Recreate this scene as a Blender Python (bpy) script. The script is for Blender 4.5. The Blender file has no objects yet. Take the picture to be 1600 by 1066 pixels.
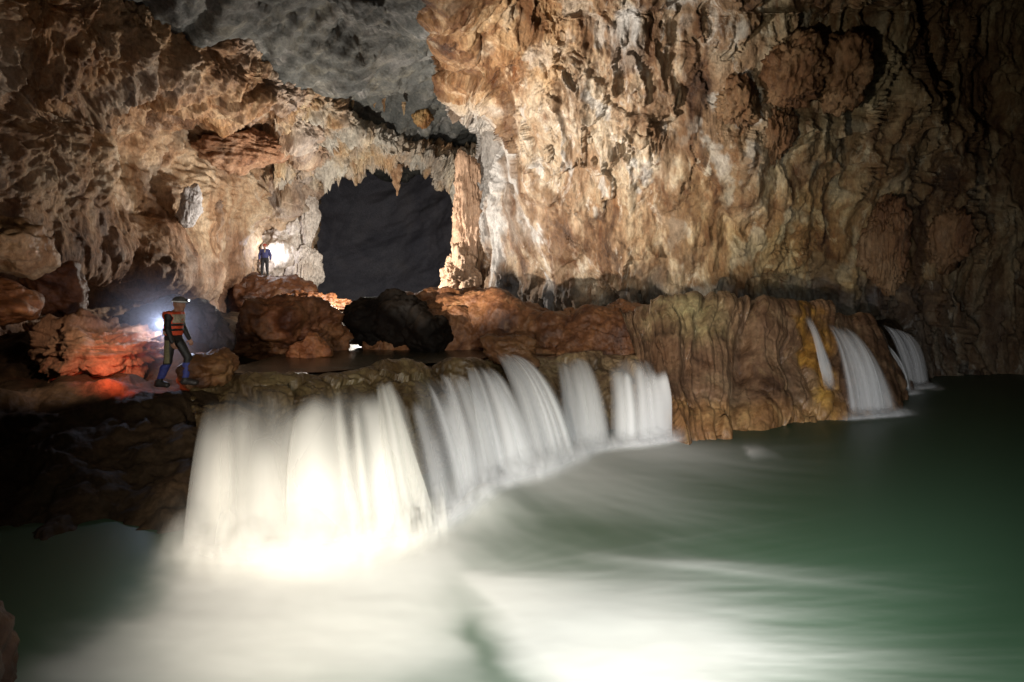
import bpy, math
import numpy as np
from mathutils import Vector

# ------------------------------------------------------------------ camera, world, lamps
F, H, Y0 = 1067.0, 3.2, 470.0          # focal length in photo pixels, eye height, horizon row


def P(px, py, d):
    """world point seen at photo pixel (px, py) at distance d in front of the camera"""
    return np.array([(px - 800.0) / F * d, d, H + (Y0 - py) / F * d])


sc = bpy.context.scene
COL = sc.collection
cam_d = bpy.data.cameras.new('camera')
cam = bpy.data.objects.new('camera', cam_d)
COL.objects.link(cam)
cam.location = (0, 0, H)
cam.rotation_euler = (math.radians(90), 0, 0)
cam_d.sensor_width = 36
cam_d.lens = 36 * F / 1600
cam_d.shift_y = -(533 - Y0) / 1600
cam_d.clip_start = 0.1
cam_d.clip_end = 400
sc.camera = cam

world = bpy.data.worlds.new('World')
sc.world = world
world.use_nodes = True
world.node_tree.nodes['Background'].inputs[0].default_value = (0.55, 0.6, 0.75, 1)
world.node_tree.nodes['Background'].inputs[1].default_value = 0.006
sc.view_settings.view_transform = 'Standard'
sc.view_settings.look = 'None'
sc.view_settings.exposure = 0
sc.view_settings.gamma = 1
sc.cycles.use_denoising = True
sc.cycles.max_bounces = 6
sc.cycles.diffuse_bounces = 3
sc.cycles.transparent_max_bounces = 24
sc.cycles.sample_clamp_indirect = 4


def lamp(name, kind, loc, power, color, aim=None, cone=60, blend=0.5, radius=0.08):
    l = bpy.data.lights.new(name, kind)
    l.energy = power
    l.color = color
    l.shadow_soft_size = radius
    o = bpy.data.objects.new(name, l)
    COL.objects.link(o)
    o.location = tuple(loc)
    if kind == 'SPOT':
        l.spot_size = math.radians(cone)
        l.spot_blend = blend
        o.rotation_euler = (Vector(tuple(aim)) - Vector(tuple(loc))).to_track_quat('-Z', 'Y').to_euler()
    return o


# crew lamps by tripod and rocks, lamps the cavers carry, and added fill lights
lamp('lamp_on_wall', 'SPOT', (-6.0, 15.5, 2.8), 25000, (1.0, 0.93, 0.82), P(930, 190, 29), 62, 0.95, 0.06)
lamp('fill_on_right_wall', 'SPOT', (-4.0, 3.0, 1.5), 7500, (1.0, 0.9, 0.7), P(1200, 280, 27), 42, 1.0, 0.08)  # spot added near the camera to lift the dim right wall
lamp('lamp_on_falls', 'SPOT', (-2.4, 1.5, 2.2), 3500, (1.0, 0.92, 0.8), P(640, 620, 11), 62, 0.85, 0.12)
lamp('lamp_on_pool', 'SPOT', (2.0, -1.0, 4.0), 5600, (0.93, 1.0, 0.96), P(1150, 820, 9.8), 80, 1.0, 0.15)
lamp('fill_on_foam', 'SPOT', (0.6, 0.0, 3.6), 3100, (1.0, 0.98, 0.95), P(770, 1020, 6.4), 74, 1.0, 0.15)  # second pool spot, added to whiten the near foam
lamp('fill_on_dam', 'SPOT', (0.5, 2.0, 1.5), 4600, (0.97, 0.95, 1.0), P(1300, 575, 21), 42, 0.8, 0.08)  # spot added so the dam and its right falls show
lamp('lamp_in_tunnel', 'POINT', P(575, 418, 31.8), 2900, (1.0, 0.93, 0.82), radius=0.1)
lamp('fill_on_tunnel_end', 'SPOT', P(640, 474, 52), 4600, (0.9, 0.9, 1.0), P(600, 440, 75), 110, 1.0, 0.1)  # spot added inside the tunnel to brighten its back wall
lamp('lamp_behind_boulder', 'SPOT', P(505, 440, 27), 2300, (1.0, 0.9, 0.77), P(330, 190, 29), 90, 1.0, 0.1)
lamp('lamp_on_left_rocks', 'SPOT', P(150, 500, 12.0), 190, (1.0, 0.78, 0.62), P(150, 490, 14.8), 150, 0.5, 0.06)
lamp('fill_behind_far_caver', 'POINT', P(424, 392, 37.2), 90, (0.95, 0.95, 1.0), radius=0.05)  # light added behind the far caver to whiten the flowstone
lamp('caver_lamp', 'POINT', P(252, 506, 14.6), 62, (0.66, 0.75, 1.0), radius=0.05)
lamp('red_lamp', 'SPOT', P(170, 566, 12.6), 120, (1.0, 0.11, 0.035), P(200, 612, 13.5), 125, 0.6, 0.05)

# ------------------------------------------------------------------ noise in numpy
_r = np.random.RandomState(7)
_G = _r.normal(size=(256, 3))
_G /= np.linalg.norm(_G, axis=1)[:, None]


_G = _G.astype(np.float32)
_K = [np.uint32(v) for v in (374761393, 668265263, 2147483647, 1274126177, 2246822519)]


def _hash(ix, iy, iz, seed):
    h = ix * _K[0] + iy * _K[1] + iz * _K[2] + np.uint32((seed * 974634777) & 0xffffffff)
    h = (h ^ (h >> np.uint32(13))) * _K[3]
    h = (h ^ (h >> np.uint32(16))) * _K[4]
    return h ^ (h >> np.uint32(15))


def perlin(p, seed=0):
    p = np.asarray(p, np.float32)
    i = np.floor(p)
    f = p - i
    i = i.astype(np.int32).astype(np.uint32)
    u = f * f * f * (f * (f * 6 - 15) + 10)
    out = np.zeros(p.shape[:-1], np.float32)
    for dx in (0, 1):
        wx = u[..., 0] if dx else 1 - u[..., 0]
        for dy in (0, 1):
            wy = wx * (u[..., 1] if dy else 1 - u[..., 1])
            for dz in (0, 1):
                wz = u[..., 2] if dz else 1 - u[..., 2]
                g = _G[_hash(i[..., 0] + np.uint32(dx), i[..., 1] + np.uint32(dy), i[..., 2] + np.uint32(dz), seed) & np.uint32(255)]
                out += wy * wz * (g[..., 0] * (f[..., 0] - dx) + g[..., 1] * (f[..., 1] - dy) + g[..., 2] * (f[..., 2] - dz))
    return out * 1.5


def fbm(p, octs=5, seed=0, gain=0.5, ridged=False):
    a, s, q = 1.0, 0.0, np.asarray(p, np.float32)
    for k in range(octs):
        n = perlin(q, seed + k * 17)
        if ridged:
            n = 0.5 - np.abs(n) * 1.6
        s = s + a * n
        a *= gain
        q = q * 2.03 + 5.7
    return s


def worley(p, seed=0):
    p = np.asarray(p, np.float32)
    i = np.floor(p).astype(np.int32)
    fr = p - i
    f1 = np.full(p.shape[:-1], 9.0, np.float32)
    f2 = f1.copy()
    cid = np.zeros(p.shape[:-1], np.float32)
    for dx in (-1, 0, 1):
        for dy in (-1, 0, 1):
            for dz in (-1, 0, 1):
                h = _hash((i[..., 0] + dx).astype(np.uint32), (i[..., 1] + dy).astype(np.uint32), (i[..., 2] + dz).astype(np.uint32), seed)
                d = ((dx + (h & np.uint32(1023)).astype(np.float32) / 1023 - fr[..., 0]) ** 2 + (dy + ((h >> np.uint32(10)) & np.uint32(1023)).astype(np.float32) / 1023 - fr[..., 1]) ** 2
                     + (dz + ((h >> np.uint32(20)) & np.uint32(1023)).astype(np.float32) / 1023 - fr[..., 2]) ** 2)
                m = d < f1
                f2 = np.where(m, f1, np.minimum(f2, d))
                cid = np.where(m, (h & np.uint32(4095)).astype(np.float32) / 4095, cid)
                f1 = np.where(m, d, f1)
    return np.sqrt(f1), np.sqrt(f2), cid


def sst(a, b, x):
    t = np.clip((x - a) / (b - a), 0, 1)
    return t * t * (3 - 2 * t)


# ------------------------------------------------------------------ mesh helpers
def tag(o, label=None, cat=None, group=None, kind=None):
    for k, v in (('label', label), ('category', cat), ('group', group), ('kind', kind)):
        if v:
            o[k] = v
    return o


def link_mesh(name, verts, quads, mat, parent=None, attrs=None, uv=None, smooth=True):
    me = bpy.data.meshes.new(name)
    verts = np.asarray(verts, float).reshape(-1, 3)
    quads = np.asarray(quads, np.int32)
    k = quads.shape[1]
    me.vertices.add(len(verts))
    me.vertices.foreach_set('co', verts.ravel())
    me.loops.add(quads.size)
    me.loops.foreach_set('vertex_index', quads.ravel())
    me.polygons.add(len(quads))
    me.polygons.foreach_set('loop_start', np.arange(0, quads.size, k, dtype=np.int32))
    try:
        me.polygons.foreach_set('loop_total', np.full(len(quads), k, np.int32))
    except Exception:
        pass
    me.update(calc_edges=True)
    me.validate()
    me.polygons.foreach_set('use_smooth', np.full(len(me.polygons), smooth))
    attrs = dict(attrs or {})
    if 'Tint' not in attrs:
        attrs['Tint'] = np.ones((len(verts), 3))
    for an, av in attrs.items():
        av = np.asarray(av, float)
        if av.ndim > 1 and av.shape[-1] == 3:
            at = me.attributes.new(an, 'FLOAT_COLOR', 'POINT')
            c = np.ones((len(verts), 4))
            c[:, :3] = av.reshape(-1, 3)
            at.data.foreach_set('color', c.ravel())
        else:
            at = me.attributes.new(an, 'FLOAT', 'POINT')
            at.data.foreach_set('value', av.ravel())
    me.materials.append(mat)
    o = bpy.data.objects.new(name, me)
    COL.objects.link(o)
    if parent:
        o.parent = parent
    return o


def empty(name, loc=(0, 0, 0), rz=0):
    o = bpy.data.objects.new(name, None)
    COL.objects.link(o)
    o.location = tuple(loc)
    o.rotation_euler = (0, 0, rz)
    o.empty_display_size = 0.2
    return o


def grid_quads(nr, nc):
    i = np.arange(nr * nc).reshape(nr, nc)
    return np.stack([i[:-1, :-1], i[:-1, 1:], i[1:, 1:], i[1:, :-1]], -1).reshape(-1, 4)


def cr_axis(g, n):
    """Catmull-Rom resample of the control rows along axis 0"""
    R = g.shape[0]
    t = np.linspace(0, R - 1, n)
    i = np.minimum(t.astype(int), R - 2)
    f = (t - i)[:, None, None]
    gp = np.concatenate([2 * g[:1] - g[1:2], g, 2 * g[-1:] - g[-2:-1]])
    a, b, c, d = gp[i], gp[i + 1], gp[i + 2], gp[i + 3]
    return 0.5 * (2 * b + (c - a) * f + (2 * a - 5 * b + 4 * c - d) * f ** 2 + (3 * b - a - 3 * c + d) * f ** 3)


def grid_normals(p, face):
    du = np.gradient(p, axis=1)
    dv = np.gradient(p, axis=0)
    n = np.cross(du, dv)
    n /= np.linalg.norm(n, axis=-1)[..., None] + 1e-9
    s = np.sign(((np.asarray(face) - p) * n).sum(-1).mean())
    return n * (s if s else 1)


def sheet_pts(ctrl, nr, nc):
    g = np.asarray(ctrl, float)
    return cr_axis(cr_axis(g, nr).transpose(1, 0, 2), nc).transpose(1, 0, 2)


def sheet(name, ctrl, nr, nc, mat, disp=None, tint=None, face=(0, 0, 5), post=None, parent=None, pale=None):
    p = sheet_pts(ctrl, nr, nc)
    vv, uu = np.meshgrid(np.linspace(0, 1, nr), np.linspace(0, 1, nc), indexing='ij')
    n = grid_normals(p, face)
    at = {}
    if tint is not None:
        at['Tint'] = tint(p, uu, vv)
    if pale is not None:
        at['Pale'] = pale(p, uu, vv)
    if disp is not None:
        p = p + n * disp(p, uu, vv)[..., None]
    if post is not None:
        p = post(p, uu, vv)
    return link_mesh(name, p, grid_quads(nr, nc), mat, parent, at)


def ppix(p):
    """photo pixel of world points, used to read colour zones off the survey of the wall"""
    return 800 + p[..., 0] / p[..., 1] * F, Y0 - (p[..., 2] - H) / p[..., 1] * F


# ------------------------------------------------------------------ materials
def new_mat(name):
    m = bpy.data.materials.new(name)
    m.use_nodes = True
    nt = m.node_tree
    for n in list(nt.nodes):
        nt.nodes.remove(n)
    return m, nt


class NT:
    def __init__(s, nt):
        s.nt = nt

    def n(s, t, **kw):
        nd = s.nt.nodes.new(t)
        for k, v in kw.items():
            if hasattr(nd, k):
                setattr(nd, k, v)
            else:
                nd.inputs[k].default_value = v
        return nd

    def l(s, a, b):
        s.nt.links.new(a, b)


def rock_mat(name, cols, scale=0.35, streak=0.35, streak_col=(0.12, 0.05, 0.02), pale=(0.6, 0.55, 0.48), pale_amt=0.3,
             rough=(0.75, 0.45), bump=0.12, fine=9.0, zstretch=0.5, fine_amt=0.6, spec=0.35):
    m, nt = new_mat(name)
    g = NT(nt)
    out = g.n('ShaderNodeOutputMaterial')
    bs = g.n('ShaderNodeBsdfPrincipled')
    g.l(bs.outputs[0], out.inputs[0])
    tc = g.n('ShaderNodeNewGeometry')
    mp = g.n('ShaderNodeMapping')
    mp.inputs['Scale'].default_value = (1, 1, zstretch)
    g.l(tc.outputs['Position'], mp.inputs[0])
    n1 = g.n('ShaderNodeTexNoise')
    n1.inputs['Scale'].default_value = scale
    n1.inputs['Detail'].default_value = 9
    n1.inputs['Roughness'].default_value = 0.68
    n1.inputs['Distortion'].default_value = 0.8
    g.l(mp.outputs[0], n1.inputs['Vector'])
    rp = g.n('ShaderNodeValToRGB')
    els = rp.color_ramp.elements
    k = len(cols)
    while len(els) < k:
        els.new(0.5)
    for i, c in enumerate(cols):
        els[i].position = 0.36 + 0.28 * i / (k - 1)
        els[i].color = (*c, 1)
    g.l(n1.outputs['Fac'], rp.inputs[0])
    # mineral run-off: long vertical stains
    ms = g.n('ShaderNodeMapping')
    ms.inputs['Scale'].default_value = (2.2, 2.2, 0.16)
    g.l(tc.outputs['Position'], ms.inputs[0])
    n2 = g.n('ShaderNodeTexNoise')
    n2.inputs['Scale'].default_value = 1.0
    n2.inputs['Detail'].default_value = 7
    n2.inputs['Roughness'].default_value = 0.6
    n2.inputs['Distortion'].default_value = 0.5
    g.l(ms.outputs[0], n2.inputs['Vector'])
    r2 = g.n('ShaderNodeMapRange')
    r2.inputs[1].default_value = 0.52
    r2.inputs[2].default_value = 0.68
    r2.inputs[4].default_value = streak
    g.l(n2.outputs['Fac'], r2.inputs[0])
    mx = g.n('ShaderNodeMix', data_type='RGBA')
    g.l(r2.outputs[0], mx.inputs[0])
    g.l(rp.outputs[0], mx.inputs[6])
    mx.inputs[7].default_value = (*streak_col, 1)
    # pale calcite patches
    n3 = g.n('ShaderNodeTexNoise')
    n3.inputs['Scale'].default_value = scale * 2.3
    n3.inputs['Detail'].default_value = 8
    n3.inputs['Roughness'].default_value = 0.7
    n3.inputs['Distortion'].default_value = 1.2
    g.l(mp.outputs[0], n3.inputs['Vector'])
    r3 = g.n('ShaderNodeMapRange')
    r3.inputs[1].default_value = 0.55
    r3.inputs[2].default_value = 0.66
    r3.inputs[4].default_value = pale_amt
    g.l(n3.outputs['Fac'], r3.inputs[0])
    mx2 = g.n('ShaderNodeMix', data_type='RGBA')
    g.l(r3.outputs[0], mx2.inputs[0])
    g.l(mx.outputs[2], mx2.inputs[6])
    mx2.inputs[7].default_value = (*pale, 1)
    # grain
    n4 = g.n('ShaderNodeTexNoise')
    n4.inputs['Scale'].default_value = fine
    n4.inputs['Detail'].default_value = 6
    n4.inputs['Roughness'].default_value = 0.7
    g.l(mp.outputs[0], n4.inputs['Vector'])
    r4 = g.n('ShaderNodeMapRange')
    r4.inputs[1].default_value = 0.3
    r4.inputs[2].default_value = 0.7
    r4.inputs[3].default_value = 1 - fine_amt * 0.75
    r4.inputs[4].default_value = 1 + fine_amt * 0.45
    g.l(n4.outputs['Fac'], r4.inputs[0])
    at = g.n('ShaderNodeAttribute')
    at.attribute_name = 'Tint'
    mu = g.n('ShaderNodeMix', data_type='RGBA', blend_type='MULTIPLY')
    mu.inputs[0].default_value = 1
    ap_ = g.n('ShaderNodeAttribute')
    ap_.attribute_name = 'Pale'
    mx3 = g.n('ShaderNodeMix', data_type='RGBA')
    g.l(ap_.outputs['Fac'], mx3.inputs[0])
    g.l(mx2.outputs[2], mx3.inputs[6])
    mx3.inputs[7].default_value = (0.47, 0.445, 0.425, 1)
    g.l(mx3.outputs[2], mu.inputs[6])
    g.l(at.outputs['Color'], mu.inputs[7])
    vm = g.n('ShaderNodeVectorMath', operation='SCALE')
    g.l(mu.outputs[2], vm.inputs[0])
    g.l(r4.outputs[0], vm.inputs['Scale'])
    g.l(vm.outputs[0], bs.inputs['Base Color'])
    rr = g.n('ShaderNodeMapRange')
    rr.inputs[1].default_value = 0.35
    rr.inputs[2].default_value = 0.65
    rr.inputs[3].default_value = rough[0]
    rr.inputs[4].default_value = rough[1]
    g.l(n2.outputs['Fac'], rr.inputs[0])
    g.l(rr.outputs[0], bs.inputs['Roughness'])
    bs.inputs['Specular IOR Level'].default_value = spec
    # bump
    n5 = g.n('ShaderNodeTexNoise')
    n5.inputs['Scale'].default_value = 3.2
    n5.inputs['Detail'].default_value = 10
    n5.inputs['Roughness'].default_value = 0.72
    n5.inputs['Distortion'].default_value = 0.4
    g.l(mp.outputs[0], n5.inputs['Vector'])
    bp = g.n('ShaderNodeBump')
    bp.inputs['Strength'].default_value = 1.0
    bp.inputs['Distance'].default_value = bump
    g.l(n5.outputs['Fac'], bp.inputs['Height'])
    g.l(bp.outputs[0], bs.inputs['Normal'])
    return m


def plain_mat(name, col, rough=0.6, bump=0.004, var=0.25, scale=30, metal=0.0):
    m, nt = new_mat(name)
    g = NT(nt)
    out = g.n('ShaderNodeOutputMaterial')
    bs = g.n('ShaderNodeBsdfPrincipled')
    g.l(bs.outputs[0], out.inputs[0])
    tc = g.n('ShaderNodeTexCoord')
    n1 = g.n('ShaderNodeTexNoise')
    n1.inputs['Scale'].default_value = scale
    n1.inputs['Detail'].default_value = 5
    g.l(tc.outputs['Object'], n1.inputs['Vector'])
    rp = g.n('ShaderNodeValToRGB')
    rp.color_ramp.elements[0].position = 0.3
    rp.color_ramp.elements[1].position = 0.7
    rp.color_ramp.elements[0].color = (*[c * (1 - var) for c in col], 1)
    rp.color_ramp.elements[1].color = (*[min(1, c * (1 + var)) for c in col], 1)
    g.l(n1.outputs['Fac'], rp.inputs[0])
    g.l(rp.outputs[0], bs.inputs['Base Color'])
    bs.inputs['Roughness'].default_value = rough
    bs.inputs['Metallic'].default_value = metal
    bp = g.n('ShaderNodeBump')
    bp.inputs['Distance'].default_value = bump
    g.l(n1.outputs['Fac'], bp.inputs['Height'])
    g.l(bp.outputs[0], bs.inputs['Normal'])
    return m


def water_sheet_mat(name, col, rough=0.7):
    """silky falling water: white aerated threads, clear between them"""
    m, nt = new_mat(name)
    g = NT(nt)
    out = g.n('ShaderNodeOutputMaterial')
    at = g.n('ShaderNodeAttribute')
    at.attribute_name = 'threads'
    tr = g.n('ShaderNodeBsdfTransparent')
    bs = g.n('ShaderNodeBsdfDiffuse')
    bs.inputs[0].default_value = (*col, 1)
    tl = g.n('ShaderNodeBsdfTranslucent')
    tl.inputs[0].default_value = (*col, 1)
    m1 = g.n('ShaderNodeMixShader')
    m1.inputs[0].default_value = 0.15
    g.l(bs.outputs[0], m1.inputs[1])
    g.l(tl.outputs[0], m1.inputs[2])
    m2 = g.n('ShaderNodeMixShader')
    g.l(at.outputs['Fac'], m2.inputs[0])
    g.l(tr.outputs[0], m2.inputs[1])
    g.l(m1.outputs[0], m2.inputs[2])
    g.l(m2.outputs[0], out.inputs[0])
    return m


def pool_mat():
    m, nt = new_mat('pool_water')
    g = NT(nt)
    out = g.n('ShaderNodeOutputMaterial')
    bs = g.n('ShaderNodeBsdfPrincipled')
    at = g.n('ShaderNodeAttribute')
    at.attribute_name = 'foam'
    mx = g.n('ShaderNodeMix', data_type='RGBA')
    g.l(at.outputs['Fac'], mx.inputs[0])
    mx.inputs[6].default_value = (0.042, 0.085, 0.048, 1)
    mx.inputs[7].default_value = (0.64, 0.625, 0.58, 1)
    g.l(mx.outputs[2], bs.inputs['Base Color'])
    mr = g.n('ShaderNodeMapRange')
    mr.inputs[3].default_value = 0.4
    mr.inputs[4].default_value = 0.8
    g.l(at.outputs['Fac'], mr.inputs[0])
    g.l(mr.outputs[0], bs.inputs['Roughness'])
    bs.inputs['IOR'].default_value = 1.33
    bs.inputs['Specular IOR Level'].default_value = 0.3
    g.l(bs.outputs[0], out.inputs[0])
    return m


M = {}
M['wall'] = rock_mat('limestone_drapery', [(0.09, 0.05, 0.028), (0.27, 0.168, 0.098), (0.38, 0.285, 0.195), (0.5, 0.42, 0.33)],
                     0.5, 0.75, (0.16, 0.065, 0.02), (0.66, 0.6, 0.54), 0.75, bump=0.16)
M['left'] = rock_mat('left_limestone', [(0.12, 0.06, 0.03), (0.34, 0.2, 0.11), (0.47, 0.33, 0.21), (0.56, 0.44, 0.31)],
                     0.45, 0.45, (0.14, 0.065, 0.03), (0.6, 0.52, 0.42), 0.5, bump=0.14)
M['ceiling'] = rock_mat('grey_ceiling_rock', [(0.06, 0.064, 0.062), (0.10, 0.104, 0.1), (0.135, 0.137, 0.127), (0.2, 0.19, 0.155)],
                        0.4, 0.1, (0.2, 0.16, 0.1), (0.36, 0.33, 0.27), 0.35, bump=0.09, zstretch=1)
M['dark'] = rock_mat('tunnel_rock', [(0.09, 0.085, 0.09), (0.13, 0.12, 0.12), (0.17, 0.15, 0.14)], 0.15, 0.2, (0.08, 0.07, 0.06), (0.25, 0.22, 0.2), 0.2, zstretch=1)
M['clay'] = rock_mat('red_clay_rock', [(0.06, 0.022, 0.010), (0.13, 0.05, 0.02), (0.19, 0.08, 0.032), (0.25, 0.125, 0.055)],
                     0.7, 0.3, (0.07, 0.03, 0.015), (0.36, 0.2, 0.1), 0.3, rough=(0.6, 0.35), bump=0.07, zstretch=1)
M['mud'] = rock_mat('wet_brown_rock', [(0.02, 0.012, 0.006), (0.036, 0.022, 0.011), (0.06, 0.035, 0.018)], 0.7, 0.3, (0.03, 0.02, 0.01),
                    (0.1, 0.06, 0.03), 0.2, rough=(0.8, 0.6), spec=0.12, bump=0.06, zstretch=1)
M['dam'] = rock_mat('travertine', [(0.08, 0.05, 0.032), (0.17, 0.105, 0.062), (0.24, 0.16, 0.095), (0.31, 0.225, 0.135)],
                    0.9, 0.5, (0.09, 0.045, 0.02), (0.34, 0.26, 0.14), 0.35, rough=(0.45, 0.2), bump=0.05, zstretch=0.4)
M['white'] = rock_mat('white_flowstone', [(0.42, 0.36, 0.31), (0.55, 0.49, 0.44), (0.66, 0.61, 0.56)], 0.6, 0.25, (0.35, 0.25, 0.18),
                      (0.72, 0.68, 0.64), 0.4, bump=0.08)
M['fall_warm'] = water_sheet_mat('warm_lit_water', (0.86, 0.83, 0.76))  # cream colour paints in the warm lamplight on the left falls
M['fall'] = water_sheet_mat('clear_aerated_water', (0.84, 0.83, 0.83))
M['pool'] = pool_mat()

# ------------------------------------------------------------------ cave walls
def lin(xs, ys, x):
    return np.interp(x, xs, ys)


def disp_wall(p, u, v):
    w = p + 0.35 * np.stack([fbm(p * 0.5 + 3, 3, 1), fbm(p * 0.5 + 9, 3, 2), fbm(p * 0.5 + 17, 3, 3)], -1)
    inner = sst(0.25, 0.45, u)
    big = fbm(p * np.array([0.16, 0.16, 0.09]), 3, 5) * (0.5 + 0.9 * inner)
    f1, f2, cid = worley(w * np.array([0.4, 0.4, 0.17]), 11)
    pods = np.sqrt(np.clip(1 - (f1 / 0.8) ** 2, 0, 1)) * np.clip(cid * 1.6 - 0.6, 0, 1) * 0.9
    m = sst(-0.1, 0.5, fbm(p * np.array([0.35, 0.35, 0.3]) + 31, 3, 13))         # where the wall is lumpy
    k = sst(-0.15, 0.4, fbm(p * np.array([0.3, 0.3, 0.12]) + 71, 3, 14))         # where it is fluted
    g1, g2, gid = worley(w * np.array([1.1, 1.1, 0.75]), 12)
    pods2 = np.sqrt(np.clip(1 - (g1 / 0.8) ** 2, 0, 1)) * np.clip(gid * 1.4 - 0.4, 0, 1) * 0.36 * m
    n = fbm(w * np.array([0.8, 0.8, 0.05]), 4, 23, 0.55)
    cracks = -np.exp(-(n / 0.02) ** 2) * 0.35 * sst(0.0, 0.3, fbm(p * np.array([0.35, 0.35, 0.2]) + 60, 3, 24) + 0.1)
    s = (p[..., 2] * 0.17 + fbm(p * np.array([0.9, 0.9, 0.04]), 4, 21) * 0.9) % 1.0
    saw = (1 - s) ** 2 * sst(0, 0.05, s) * 0.6 * sst(-0.2, 0.2, fbm(p * 0.25 + 45, 2, 22))
    fl = fbm(w * np.array([1.3, 1.3, 0.07]), 5, 31, 0.55, ridged=True) * 0.34 * k
    fine = fbm(w * np.array([1.1, 1.1, 0.8]), 7, 41, 0.6) * (0.11 + 0.15 * m)
    return big + pods + pods2 + cracks + saw + fl + fine


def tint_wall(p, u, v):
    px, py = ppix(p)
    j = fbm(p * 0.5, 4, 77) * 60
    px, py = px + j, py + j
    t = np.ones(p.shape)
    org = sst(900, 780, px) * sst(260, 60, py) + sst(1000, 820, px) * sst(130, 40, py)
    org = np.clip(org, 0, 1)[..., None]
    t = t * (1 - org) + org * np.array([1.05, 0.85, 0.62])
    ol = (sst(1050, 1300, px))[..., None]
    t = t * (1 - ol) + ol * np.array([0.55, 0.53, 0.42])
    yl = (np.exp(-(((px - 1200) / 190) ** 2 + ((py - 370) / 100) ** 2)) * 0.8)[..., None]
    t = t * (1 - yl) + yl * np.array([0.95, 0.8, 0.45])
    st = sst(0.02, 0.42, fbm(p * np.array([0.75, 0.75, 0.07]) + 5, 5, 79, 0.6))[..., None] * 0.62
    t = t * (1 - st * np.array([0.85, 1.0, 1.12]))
    dam_shade = (sst(425, 460, py) * sst(1700, 1300, px))[..., None] * 0.8  # grey band paints the dam's soft shadow onto the wall base
    t = t * (1 - dam_shade) + dam_shade * np.array([0.3, 0.33, 0.38])
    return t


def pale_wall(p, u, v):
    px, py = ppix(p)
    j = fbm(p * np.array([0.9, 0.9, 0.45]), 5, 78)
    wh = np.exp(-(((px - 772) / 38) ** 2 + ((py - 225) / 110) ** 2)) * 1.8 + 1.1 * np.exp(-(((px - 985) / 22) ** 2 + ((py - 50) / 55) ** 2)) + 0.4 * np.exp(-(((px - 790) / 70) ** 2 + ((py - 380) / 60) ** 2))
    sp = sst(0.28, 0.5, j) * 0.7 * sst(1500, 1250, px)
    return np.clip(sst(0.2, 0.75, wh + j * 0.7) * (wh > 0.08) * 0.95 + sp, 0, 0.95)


rows = [-800, -350, -120, 0, 60, 120, 180, 230, 300, 380, 455, 520, 600, 670]
edge = [600, 620, 640, 664, 694, 715, 735, 750, 738, 728, 718, 712, 706, 706]
ctrl = []
for ry, e in zip(rows, edge):
    t = lin([0, 470], [0, 1], ry)
    far = lin([-800, -350, 0, 230, 470], [10, 17, 24, 34, 33.5], ry)
    row = [P(e + 75, ry, far + 16), P(e + 20, ry, far + 4), P(e, ry, far), P(e + 34, ry, far - 1.0)]
    for px, d0, d1 in ((830, 25.0, 31), (920, 24.5, 29.3), (1020, 24, 28.2), (1150, 24, 27.5), (1300, 24.5, 27.5), (1450, 26, 29.5),
                       (1600, 27, 30.5), (1850, 23, 26), (2400, 15, 17), (3600, 8, 9)):
        d = d0 + (d1 - d0) * t
        if ry < 0:
            d = d * lin([-800, -350, 0], [0.35, 0.7, 1], ry)
        row.append(P(px, ry, d))
    ctrl.append(row)
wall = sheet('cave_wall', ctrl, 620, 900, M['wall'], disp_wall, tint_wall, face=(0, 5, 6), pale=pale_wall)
tag(wall, kind='structure')


def disp_left(p, u, v):
    w = p + 0.3 * np.stack([fbm(p * 0.5 + 3, 3, 51), fbm(p * 0.5 + 9, 3, 52), fbm(p * 0.5 + 17, 3, 53)], -1)
    big = fbm(p * np.array([0.2, 0.2, 0.16]), 3, 55) * 1.1
    f1, f2, cid = worley(w * np.array([0.42, 0.42, 0.34]), 56)
    pods = np.sqrt(np.clip(1 - (f1 / 0.85) ** 2, 0, 1)) * np.clip(cid * 1.3 - 0.3, 0, 1) * 0.7
    g1, g2, gid = worley(w * np.array([1.3, 1.3, 0.9]), 57)
    pods2 = np.sqrt(np.clip(1 - (g1 / 0.8) ** 2, 0, 1)) * np.clip(gid * 1.3 - 0.3, 0, 1) * 0.3
    up = sst(5.5, 9, p[..., 2])
    fine = fbm(w * 1.3, 7, 58, 0.58) * (0.14 + 0.24 * up)
    return (big + pods + pods2) * (0.55 + 0.45 * up) + fine


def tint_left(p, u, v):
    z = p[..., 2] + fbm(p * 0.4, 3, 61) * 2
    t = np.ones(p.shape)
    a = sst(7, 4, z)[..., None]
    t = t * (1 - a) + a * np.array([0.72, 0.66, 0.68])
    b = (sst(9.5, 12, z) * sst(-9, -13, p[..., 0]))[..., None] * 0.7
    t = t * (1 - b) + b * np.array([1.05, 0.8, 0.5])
    return t


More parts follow.
